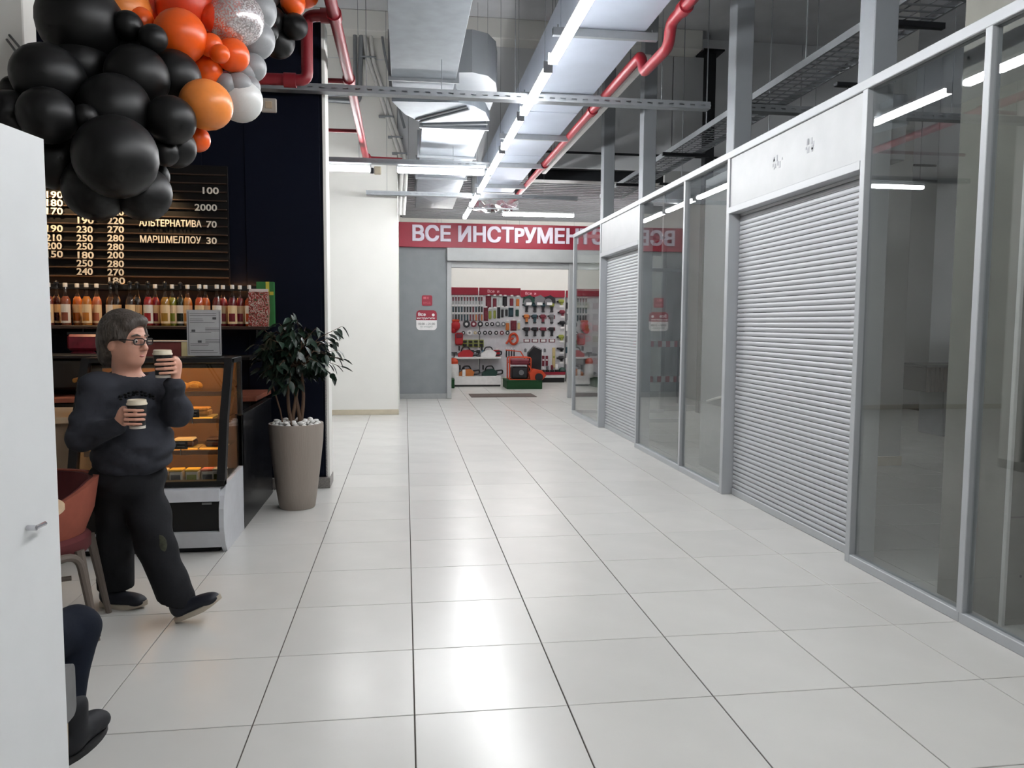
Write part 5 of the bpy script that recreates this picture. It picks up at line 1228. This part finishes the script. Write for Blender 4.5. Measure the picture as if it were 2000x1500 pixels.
m_skin = pm('skin', (214, 160, 138), .5, var=.06, scale=18, bump=.03, bscale=160); m_hair = pm('grey_brown_hair', (74, 66, 60), .6, var=.25, scale=60, bump=.6, bscale=90, stretch=(1, 1, .25))
m_sweat = pm('charcoal_sweatshirt', (56, 58, 65), .9, var=.08, scale=14, bump=.3, bscale=26, spec=.2); m_trs = pm('dark_trousers', (32, 33, 36), .85, var=.12, scale=10, bump=.3, bscale=22, spec=.2)
m_shoe = pm('navy_shoe', (18, 22, 34), .6, var=.1); m_sole = pm('pale_sole', (176, 166, 150), .6); m_coll = pm('black_knit', (20, 21, 24), .9)
m_lens = glassmat('lens_glass', (.85, .85, .86), 1.5, 1.)
wo = T('person', 'person in a charcoal sweatshirt and glasses walking with two coffee cups', 'person', PZ(262, 1195))
W = PY
# torso frame
tf = frame((.85, -.53, 0)); RT = Rm(tf)
Rsh = W(190, 757, 1.12); Lsh = W(312, 755, 1.34)
Rel = W(160, 853, 1.04); Rwr = W(228, 833, .95)
Lel = W(347, 806, 1.22); Lwr = W(340, 752, 1.12)
hd = W(246, 666, 1.22); hf = frame((.90, -.43, -.04)); RH = Rm(hf)
def H(x, y, z): return hd + hf[0]*x + hf[1]*y + hf[2]*z
nb = W(252, 742, 1.25)
chest = W(250, 800, 1.25); belly = W(262, 868, 1.22); pelv = W(252, 928, 1.25)
Rhip = W(226, 940, 1.22); Rkn = W(226, 1048, 1.3); Ran = W(226, 1140, 1.37)
Lhip = W(274, 945, 1.26); Lkn = W(303, 1062, 1.14); Lan = W(349, 1176, 1.08)
# cups
cupR = W(268, 812, .93); cupL = W(318, 714, 1.08)
vr = Vector((.953, .303, 0)); vc = Vector((.303, -.953, 0))       # viewer's right, towards viewer
def hand(cup, side, wrist):
    """side=-1 palm on the viewer's left of the cup, +1 on the right; fingers wrap over the front"""
    E = []
    c = cup; pr_ = .045
    def at(a, z, r): # a=0 at the palm side, 90deg = front
        return c + (vr*(side*math.cos(a)) + vc*math.sin(a))*r + Vector((0, 0, z))
    knuck = []
    for i, (z, a0, a1, rr) in enumerate(((.033, -5, 118, .0088), (.012, -8, 130, .0094), (-.010, -8, 124, .0092), (-.031, -4, 108, .0082))):
        pts = [at(math.radians(a0+(a1-a0)*t), z-.004*t, pr_+.007+(.010 if t in (.33,) else 0)) for t in (0, .33, .68, 1)]
        for q in range(3): E.append(('c', pts[q], pts[q+1], rr*(1-.06*q), rr*(.94-.06*q), .003))
        knuck.append(pts[0])
    palm = at(math.radians(-32), 0, pr_+.022)
    E.append(('e', palm, (.018, .036, .046), [[*r] for r in zip(*( (vr*side*math.cos(math.radians(-32))+vc*math.sin(math.radians(-32))), (vr*side*-math.sin(math.radians(-32))+vc*math.cos(math.radians(-32))), Vector((0, 0, 1)) ))], .014))
    for p in knuck: E.append(('c', p, palm, .0105, .016, .008))
    th = [at(math.radians(-48), .012, pr_+.022), at(math.radians(-85), .034, pr_+.016), at(math.radians(-125), .045, pr_+.008)]
    for q in range(2): E.append(('c', th[q], th[q+1], .0125-.001*q, .0115-.0015*q, .005))
    E.append(('c', wrist, palm, .026, .03, .02))
    return E
E = [('e', H(-.012, 0, .02), (.108, .083, .118), RH, .01), ('e', H(.03, 0, -.055), (.072, .066, .075), RH, .03), ('e', H(.045, 0, -.098), (.04, .042, .03), RH, .03),
     ('e', H(.055, .032, -.035), (.035, .03, .035), RH, .02), ('e', H(.055, -.032, -.035), (.035, .03, .035), RH, .02),
     ('c', H(.096, 0, .014), H(.120, 0, -.03), .010, .0145, .010), ('e', H(.104, .011, -.036), (.012, .009, .008), RH, .006), ('e', H(.104, -.011, -.036), (.012, .009, .008), RH, .006),
     ('e', H(.086, 0, -.07), (.014, .024, .006), RH, .006), ('e', H(.088, 0, .03), (.016, .05, .008), RH, .012),
     ('e', H(-.012, .086, -.015), (.022, .01, .034), RH, .008), ('e', H(-.012, -.086, -.015), (.022, .01, .034), RH, .008),
     ('-e', H(.104, .033, .004), (.014, .02, .010), RH, .0), ('-e', H(.104, -.033, .004), (.014, .02, .010), RH, .0),
     ('c', H(-.02, 0, -.06), nb, .062, .068, .03), ('e', nb+Vector((0, 0, -.03)), (.08, .14, .05), RT, .04),
     ('e', chest, (.12, .16, .17), RT, .05), ('e', belly, (.15, .16, .14), RT, .05), ('e', pelv, (.12, .15, .1), RT, .05),
     ('c', Rsh, Rel, .05, .042, .02), ('c', Rel, Rwr, .042, .028, .01), ('c', Lsh, Lel, .05, .042, .02), ('c', Lel, Lwr, .042, .028, .01),
     ('c', Rhip, Rkn, .085, .06, .03), ('c', Rkn, Ran, .055, .035, .02), ('c', Lhip, Lkn, .085, .06, .03), ('c', Lkn, Lan, .055, .035, .02),
     ('c', Ran, Ran+Vector((.02, 0, -.06)), .035, .032, .01), ('c', Lan, Lan+Vector((.01, 0, -.03)), .035, .032, .01)]
E += hand(cupR, -1, Rwr) + hand(cupL, 1, Lwr)
sob('body', E, m_skin, wo, .005)
# clothing
Ec = [('e', chest, (.15, .2, .19), RT, .06), ('e', belly, (.185, .195, .16), RT, .07), ('e', W(254, 902, 1.25), (.165, .185, .075), RT, .05), ('c', Rsh+Vector((0, 0, -.015)), Lsh+Vector((0, 0, -.015)), .075, .075, .05),
      ('c', Rsh, Rel, .078, .068, .04), ('c', Rel, Rwr, .066, .043, .03), ('c', Lsh, Lel, .078, .07, .04), ('c', Lel, Lwr, .067, .045, .03), ('e', nb+Vector((0, 0, -.03)), (.105, .12, .055), RT, .03),
      ('-e', nb+Vector((.012, -.008, .055)), (.078, .082, .07), RT, .0)]
SW = sob('sweatshirt', Ec, m_sweat, wo, .007, 'charcoal sweatshirt', wr=(.006, 14, 60))
sob('collar', [('c', nb+tf[0]*(.075*math.cos(a))+tf[1]*(.08*math.sin(a))+Vector((0, 0, .008-.022*math.cos(a))), nb+tf[0]*(.075*math.cos(a+.4))+tf[1]*(.08*math.sin(a+.4))+Vector((0, 0, .008-.022*math.cos(a+.4))), .017, .017, .01) for a in [i*2*math.pi/16 for i in range(16)]], m_coll, wo, .006, 'black knit collar')
tp = pm('dark_print', (30, 31, 36), .8)
Et = [('e', pelv+Vector((0, 0, -.01)), (.165, .185, .12), RT, .05), ('c', Rhip, Rkn, .11, .088, .05), ('c', Rkn, Ran+Vector((0, 0, .0)), .088, .09, .03), ('c', Lhip, Lkn, .112, .09, .05), ('c', Lkn, Lan+Vector((-.01, 0, .03)), .09, .086, .03),
      ('-e', Ran+Vector((0, 0, -.085)), (.2, .2, .07), None, 0), ('-e', Lan+Vector((.02, 0, -.09)), (.18, .2, .075), Rm(frame((.88, 0, -.47))), 0)]
sob('trousers', Et, m_trs, wo, .007, 'dark loose trousers', wr=(.006, 18, 34))
def shoe(heel, dr_, pitch, label):
    d = Vector(dr_).normalized(); l = Vector((-d.y, d.x, 0)); up = Vector((0, 0, 1))
    f2 = d*math.cos(pitch)+up*math.sin(pitch); u2 = -d*math.sin(pitch)+up*math.cos(pitch); R = Rm((f2, l, u2))
    A_ = lambda x, y, z: heel+f2*x+l*y+u2*z
    sob('shoe', [('e', A_(.06, 0, .06), (.06, .042, .05), R, .02), ('e', A_(.14, 0, .045), (.09, .046, .036), R, .03), ('e', A_(.2, 0, .035), (.05, .045, .028), R, .02), ('c', A_(.05, 0, .06), A_(.045, 0, .1), .042, .04, .02)], m_shoe, wo, .006, label)
    n = 20; poly = []
    for i in range(n):
        a = 2*math.pi*i/n; x = .125+.133*math.cos(a); y = .047*math.sin(a)*(1.0 if math.cos(a) > -.2 else .85); poly.append((x, y))
    vs = [A_(x, y, z+(.02*max(0, (x-.18)/.08))) for z in (0, .024) for x, y in poly]
    ob('sole', MB().add(vs, [(i, (i+1) % n, n+(i+1) % n, n+i) for i in range(n)]+[tuple(range(n)), tuple(range(n, 2*n))]), m_sole, wo, smooth=40)
h1 = PZ(197, 1184); h1.z = .002; t1 = PZ(278, 1187)
shoe(h1, (t1-h1).normalized(), 0, 'navy shoe flat on the floor')
h2 = PZ(345, 1216); h2.z = .003
shoe(h2, Vector((.94, -.1, 0)), .42, 'navy shoe landing on its heel')
# hair, face details, glasses
hr = [('e', H(-.026, 0, .034), (.122, .103, .128), RH, .02), ('e', H(-.07, 0, -.03), (.075, .09, .1), RH, .03), ('e', H(.035, .0, .105), (.075, .075, .035), RH, .03), ('e', H(.055, -.045, .08), (.04, .04, .032), RH, .02),
      ('e', H(-.01, -.088, .03), (.06, .022, .06), RH, .02), ('e', H(-.01, .088, .03), (.06, .022, .06), RH, .02), ('e', H(-.085, 0, -.09), (.05, .07, .05), RH, .03),
      ('-e', H(.11, .02, -.02), (.074, .115, .108), RH, 0), ('-e', H(.03, .1, -.055), (.06, .06, .065), RH, 0), ('-e', H(.03, -.1, -.055), (.06, .06, .065), RH, 0)]
sob('hair', hr, m_hair, wo, .005, 'short greying brown hair')
me_ = MB(); mi = MB()
for s in (-1, 1):
    me_.ball(H(.088, .033*s, .004), .0125, 12, 8); mi.ball(H(.0965, .034*s, .003), .0058, 10, 6)
ob('eye_white', me_, pm('eye_white', (214, 206, 200), .3), wo, smooth=True); ob('iris', mi, pm('iris', (50, 40, 34), .2), wo, smooth=True)
mbw = MB()
for s in (-1, 1): mbw.tube([H(.1, .012*s, .03), H(.101, .033*s, .036), H(.088, .056*s, .03)], [.004, .005, .003], 6)
ob('eyebrow', mbw, m_hair, wo, smooth=True)
ob('lips', MB().tube([H(.086, .026, -.072), H(.0985, .01, -.069), H(.1, 0, -.0705), H(.0985, -.01, -.069), H(.086, -.026, -.072)], [.002, .0055, .0058, .0055, .002], 8), pm('lips', (168, 96, 88), .5), wo, smooth=True)
gf = MB(); gl = MB()
for s in (-1, 1):
    loop = []
    for i in range(16):
        a = 2*math.pi*i/16; cx = abs(math.cos(a))**.55*math.copysign(1, math.cos(a)); cz = abs(math.sin(a))**.55*math.copysign(1, math.sin(a))
        loop.append(H(.122-.014*(.5+cx*s*.5), .035*s+.027*cx, .003+.0155*cz))
    gf.tube(loop, .0026, 6, True); gl.add(loop, [tuple(range(16))])
    gf.tube([H(.108, .064*s, .01), H(.06, .088*s, .012), H(-.005, .096*s, .006), H(-.03, .094*s, -.012)], .0032, 6)
gf.tube([H(.12, -.009, .006), H(.125, 0, .009), H(.12, .009, .006)], .0026, 6)
gz = ob('glasses', gf, pm('glasses_frame', (26, 22, 24), .35), wo, smooth=True); ob('lens', gl, m_lens, gz)
pk = ob('knee_patch', MB().ball(Lkn+Vector((.045, -.075, .015)), (.035, .008, .05), 12, 8), pm('olive_patch', (62, 64, 50), .8, var=.4, scale=40), wo, smooth=True)
from mathutils.bvhtree import BVHTree
bvh = BVHTree.FromPolygons([Vector(v.co)+ORG[wo.name] for v in SW.data.vertices], [tuple(p.vertices) for p in SW.data.polygons])
mb = MB()
for i in range(9):
    x = 236+i*8; y = 776-9*math.sin(i/8*math.pi); hit = bvh.ray_cast(CAM, ray(x, y).normalized())
    if hit[0]:
        for dz in (-.008, .006): mb.ball(hit[0]+Vector((.003*(i % 2), 0, dz)), (.009, .009, .006), 8, 5)
ob('chest_print', mb, m_coll, wo, smooth=True)
# coffee cups held in the hands
for k, c in enumerate((cupR, cupL)):
    b = c+Vector((0, 0, -.058))
    cu = T('coffee_cup', ['dark paper coffee cup with a white lid held at the waist', 'dark paper coffee cup with a white lid raised beside the face'][k], 'cup', b, 'coffee cups carried by the person')
    ob('cup_wall', MB().lathe([(0, 0), (.033, 0), (.0335, .004), (.0425, .112), (.0425, .116), (0, .116)], b, 28), pm('black_paper_cup', (24, 23, 24), .55), cu, smooth=40)
    ob('lid', MB().lathe([(.0435, .110), (.0455, .111), (.0455, .117), (.042, .122), (.0415, .132), (.038, .135), (.036, .131), (0, .130)], b, 28), pm('cup_lid', (226, 214, 190), .4), cu, smooth=40)
    ob('base_rim', MB().lathe([(.033, -.001), (.0345, -.001), (.0352, .012), (.0345, .012)], b, 24), pm('cup_base_white', (214, 206, 196), .5), cu, smooth=40)

# ------------------------------------------------------------------ furniture at the left edge
m_ter = pm('terracotta_fabric', (158, 84, 66), .85, var=.08, scale=20, bump=.1, bscale=200); m_mar2 = pm('maroon_fabric', (98, 44, 46), .9, var=.06, scale=20); m_lw = pm('grey_oak', (104, 94, 86), .6, var=.12, scale=12, stretch=(1, 1, .15))
cA = Vector((-1.80, .98, 0))
ar = T('tub_chair', 'terracotta tub armchair with maroon inside and wooden legs, behind the seated leg', 'chair', cA)
def shell(r0, r1, zb, top):
    vs = []; fs = []; n = 26; A0, A1 = -82, 170
    for i in range(n+1):
        t = i/n; a = math.radians(A0+(A1-A0)*t); zt = top(t)
        for r, z in ((r0*.8, zb), (r0*1.0, (zb+zt)/2), (r0*1.08, zt), (r1*1.08, zt), (r1*1.0, (zb+zt)/2), (r1*.8, zb)):
            vs.append((cA.x+r*math.cos(a), cA.y+r*math.sin(a), z))
    for i in range(n):
        for k in range(6): fs.append((i*6+k, i*6+(k+1) % 6, i*6+6+(k+1) % 6, i*6+6+k))
    fs += [tuple(range(6)), tuple(range(n*6, n*6+6))]
    return MB().add(vs, fs)
top = lambda t: .56+.19*min(1, (t/.32))**.7
ob('outer_shell', shell(.285, .262, .46, top), m_ter, ar, smooth=50); ob('inner_lining', shell(.261, .245, .47, lambda t: top(t)-.006), m_mar2, ar, smooth=50)
ob('seat_cushion', MB().lathe([(0, .40), (.25, .40), (.265, .42), (.265, .47), (.245, .49), (0, .49)], cA, 28), m_mar2, ar, smooth=40); ob('seat_underside', MB().lathe([(0, .37), (.2, .37), (.25, .4), (0, .4)], cA, 24), m_lw, ar, smooth=40)
ft = [(-1.47, .88), (-1.98, .7), (-1.55, 1.25), (-2.05, 1.2)]
for k, (fx, fy) in enumerate(ft):
    tp_ = cA+Vector(((fx-cA.x)*.78, (fy-cA.y)*.78, .43)); ob('leg', MB().tube([tp_, Vector((fx, fy, 0))], [.024, .015], 8), m_lw, ar, smooth=True)
ob('stretcher', MB().tube([cA+Vector((.22, -.08, .3)), cA+Vector((-.17, -.22, .3))], .012, 8), m_lw, ar, smooth=True)
ob('frame_arch', MB().tube(bend([(-1.47, .88, .02), (-1.53, .86, .42), (-1.62, .76, .42), (-1.72, .62, .02)], .08), .018, 8), m_lw, ar, smooth=True)
tb = T('round_table', 'small round pale wooden cafe table just showing past the white panel', 'table', (-1.76, .45, 0))
ob('table_top', MB().lathe([(0, .70), (.315, .70), (.325, .708), (.325, .722), (.315, .73), (0, .73)], (-1.76, .45, 0), 40), pm('pale_beech', (206, 178, 146), .5, var=.08, scale=8), tb, smooth=40); ob('pedestal', MB().cyl((-1.76, .45, .02), (-1.76, .45, .7), .03), m_dark, tb, smooth=True); ob('foot_plate', MB().lathe([(0, 0), (.2, 0), (.2, .012), (.03, .03), (0, .03)], (-1.76, .45, 0), 28), m_dark, tb, smooth=40)

# seated person behind the white panel: leg and boot in view
m_jean = pm('dark_navy_trousers', (20, 26, 38), .85, var=.1, scale=10, bump=.25, bscale=24, spec=.2); m_boot = pm('black_boot', (16, 18, 24), .7, var=.1); m_knit = pm('dark_knit_top', (34, 36, 44), .9)
kn = Vector((PY(148, 1225, -.02).x, -.02, PY(148, 1225, -.02).z)); bd = Vector((.16, .98, 0)).normalized(); tt = PZ(203, 1416); an = Vector((tt.x, tt.y, .15))-bd*.205
hp_ = Vector((-1.36, -.47, .44))
se = T('person', 'seated person in dark navy trousers and black boots, only one leg showing', 'person', (hp_.x, hp_.y, 0))
kn2 = Vector((-1.58, -.03, .46)); an2 = Vector((-1.58, -.1, .1)); ch2 = Vector((-1.46, -.54, .8)); hd2 = Vector((-1.46, -.5, 1.24))
sf_ = frame((.05, 1, 0)); RS = Rm(sf_)
def Q(o, x, y, z): return o + sf_[0]*x + sf_[1]*y + Vector((0, 0, z))      # forward, left, up
el1, wr1 = Q(ch2, .02, -.25, -.06), Q(ch2, .24, -.12, -.15); el2, wr2 = Q(ch2, .02, .25, -.06), Q(ch2, .24, .12, -.15)
sob('body', [('e', hd2, (.1, .08, .115), RS, .01), ('e', Q(hd2, .03, 0, -.06), (.065, .06, .06), RS, .03), ('c', Q(hd2, .095, 0, 0), Q(hd2, .11, 0, -.03), .01, .013, .01), ('c', Q(hd2, -.02, 0, -.06), ch2+Vector((0, 0, .2)), .055, .06, .03), ('e', ch2, (.11, .15, .2), RS, .05), ('e', Q(hp_, -.04, .1, .03), (.13, .16, .12), RS, .05),
              ('c', hp_, kn, .07, .05, .03), ('c', kn, an, .05, .035, .02), ('c', an, an+Vector((0, .03, -.06)), .034, .03, .02), ('c', Q(hp_, 0, .2, 0), kn2, .07, .05, .03), ('c', kn2, an2, .05, .035, .02),
              ('c', Q(ch2, 0, -.19, .15), el1, .045, .04, .02), ('c', el1, wr1, .038, .028, .02), ('c', wr1, Q(wr1, .08, .01, -.02), .028, .022, .02), ('c', Q(ch2, 0, .19, .15), el2, .045, .04, .02), ('c', el2, wr2, .038, .028, .02), ('c', wr2, Q(wr2, .08, -.01, -.02), .028, .022, .02)]
    + [('c', Q(wr1, .08, .02-.018*i, -.02), Q(wr1, .15-.01*abs(i-1), .02-.018*i, -.05), .009, .007, .006) for i in range(4)] + [('c', Q(wr2, .08, -.02+.018*i, -.02), Q(wr2, .15-.01*abs(i-1), -.02+.018*i, -.05), .009, .007, .006) for i in range(4)] + [('c', Q(wr1, .04, .02, -.01), Q(wr1, .1, .05, -.03), .011, .009, .006), ('c', Q(wr2, .04, -.02, -.01), Q(wr2, .1, -.05, -.03), .011, .009, .006)], m_skin, se, .006)
sob('trousers', [('e', Q(hp_, -.05, .1, .02), (.16, .19, .12), RS, .06), ('c', hp_, kn, .1, .074, .04), ('c', kn, kn.lerp(an, .95), .072, .046, .03), ('c', Q(hp_, 0, .2, 0), kn2, .1, .08, .04), ('c', kn2, kn2.lerp(an2, .85), .078, .055, .03)], m_jean, se, .008, 'dark navy trousers', wr=(.004, 18, 30))
sob('knit_top', [('e', ch2, (.15, .19, .23), RS, .06), ('c', Q(ch2, 0, -.17, .15), Q(ch2, 0, .17, .15), .075, .075, .05), ('c', Q(ch2, 0, -.19, .14), el1, .065, .055, .03), ('c', el1, wr1, .055, .04, .03), ('c', Q(ch2, 0, .19, .14), el2, .065, .055, .03), ('c', el2, wr2, .055, .04, .03)], m_knit, se, .01, 'dark knitted top')
sob('hair', [('e', Q(hd2, -.025, 0, .025), (.112, .098, .115), RS, .02), ('-e', Q(hd2, .11, 0, -.03), (.08, .12, .1), RS, 0)], m_hair, se, .008)
toe = PY(200, 1408, -.02)
bt = MB
def boot(a, d, lab):
    d = Vector(d).normalized(); l = Vector((-d.y, d.x, 0)); R = Rm((d, l, Vector((0, 0, 1)))); A_ = lambda x, y, z: Vector((a.x, a.y, 0))+d*x+l*y+Vector((0, 0, z))
    sob('boot', [('c', A_(0, 0, .07), A_(0, 0, .17), .052, .056, .02), ('e', A_(-.02, 0, .05), (.05, .045, .045), R, .02), ('e', A_(.08, 0, .055), (.09, .05, .045), R, .03), ('e', A_(.14, 0, .045), (.06, .052, .035), R, .02)], m_boot, se, .007, lab)
    n = 20; poly = [(.055+.145*math.cos(2*math.pi*i/n), .053*math.sin(2*math.pi*i/n)) for i in range(n)]
    ob('boot_sole', MB().add([A_(x, y, z) for z in (0, .02) for x, y in poly], [(i, (i+1) % n, n+(i+1) % n, n+i) for i in range(n)]+[tuple(range(n)), tuple(range(n, 2*n))]), pm('boot_sole', (30, 30, 32), .7), se, smooth=40)
bd = Vector((.16, .98, 0)).normalized(); tt = PZ(203, 1416); boot(Vector((tt.x, tt.y, 0))-bd*.2, bd, 'black ankle boot'); boot(an2, (.05, 1, 0), 'black ankle boot')
# grey chair under the seated person
ta = PY(146, 1290, -.2); tb_ = PY(146, 1392, -.2)
gc = T('grey_chair', 'grey upholstered chair with pale wooden legs under the seated person', 'chair', (-1.46, -.5, 0))
m_gf = pm('grey_upholstery', (112, 112, 112), .85, var=.06, scale=20); m_ash = pm('pale_ash', (186, 164, 136), .55, var=.1, scale=10)
def ypanel(x0, x1, y0, y1, z0, z1, r):
    pts = []
    for cy, cz, a0 in ((y1-r, z1-r, 0), (y0+r, z1-r, 90), (y0+r, z0+r, 180), (y1-r, z0+r, 270)):
        for k in range(6): a = math.radians(a0+k*18); pts.append((cy+r*math.cos(a), cz+r*math.sin(a)))
    return MB().prism(pts, x0, x1, 'x')
ob('side_panel', ypanel(ta.x-.035, ta.x, -.78, -.2, tb_.z, ta.z, .03), m_gf, gc); ob('side_panel', ypanel(ta.x-.6, ta.x-.565, -.78, -.2, tb_.z, ta.z, .03), m_gf, gc)
ob('seat', MB().box(ta.x-.56, ta.x-.04, -.76, -.22, .24, .36, .03), m_gf, gc); ob('backrest', MB().box(ta.x-.58, ta.x-.02, -.84, -.77, .28, .85, .03), m_gf, gc)
for x, y in ((ta.x-.03, -.24), (ta.x-.03, -.76), (ta.x-.58, -.24), (ta.x-.58, -.76)): ob('leg', MB().tube([(x, y, tb_.z+.04), (x, y, 0)], [.02, .014], 8), m_ash, gc, smooth=True)
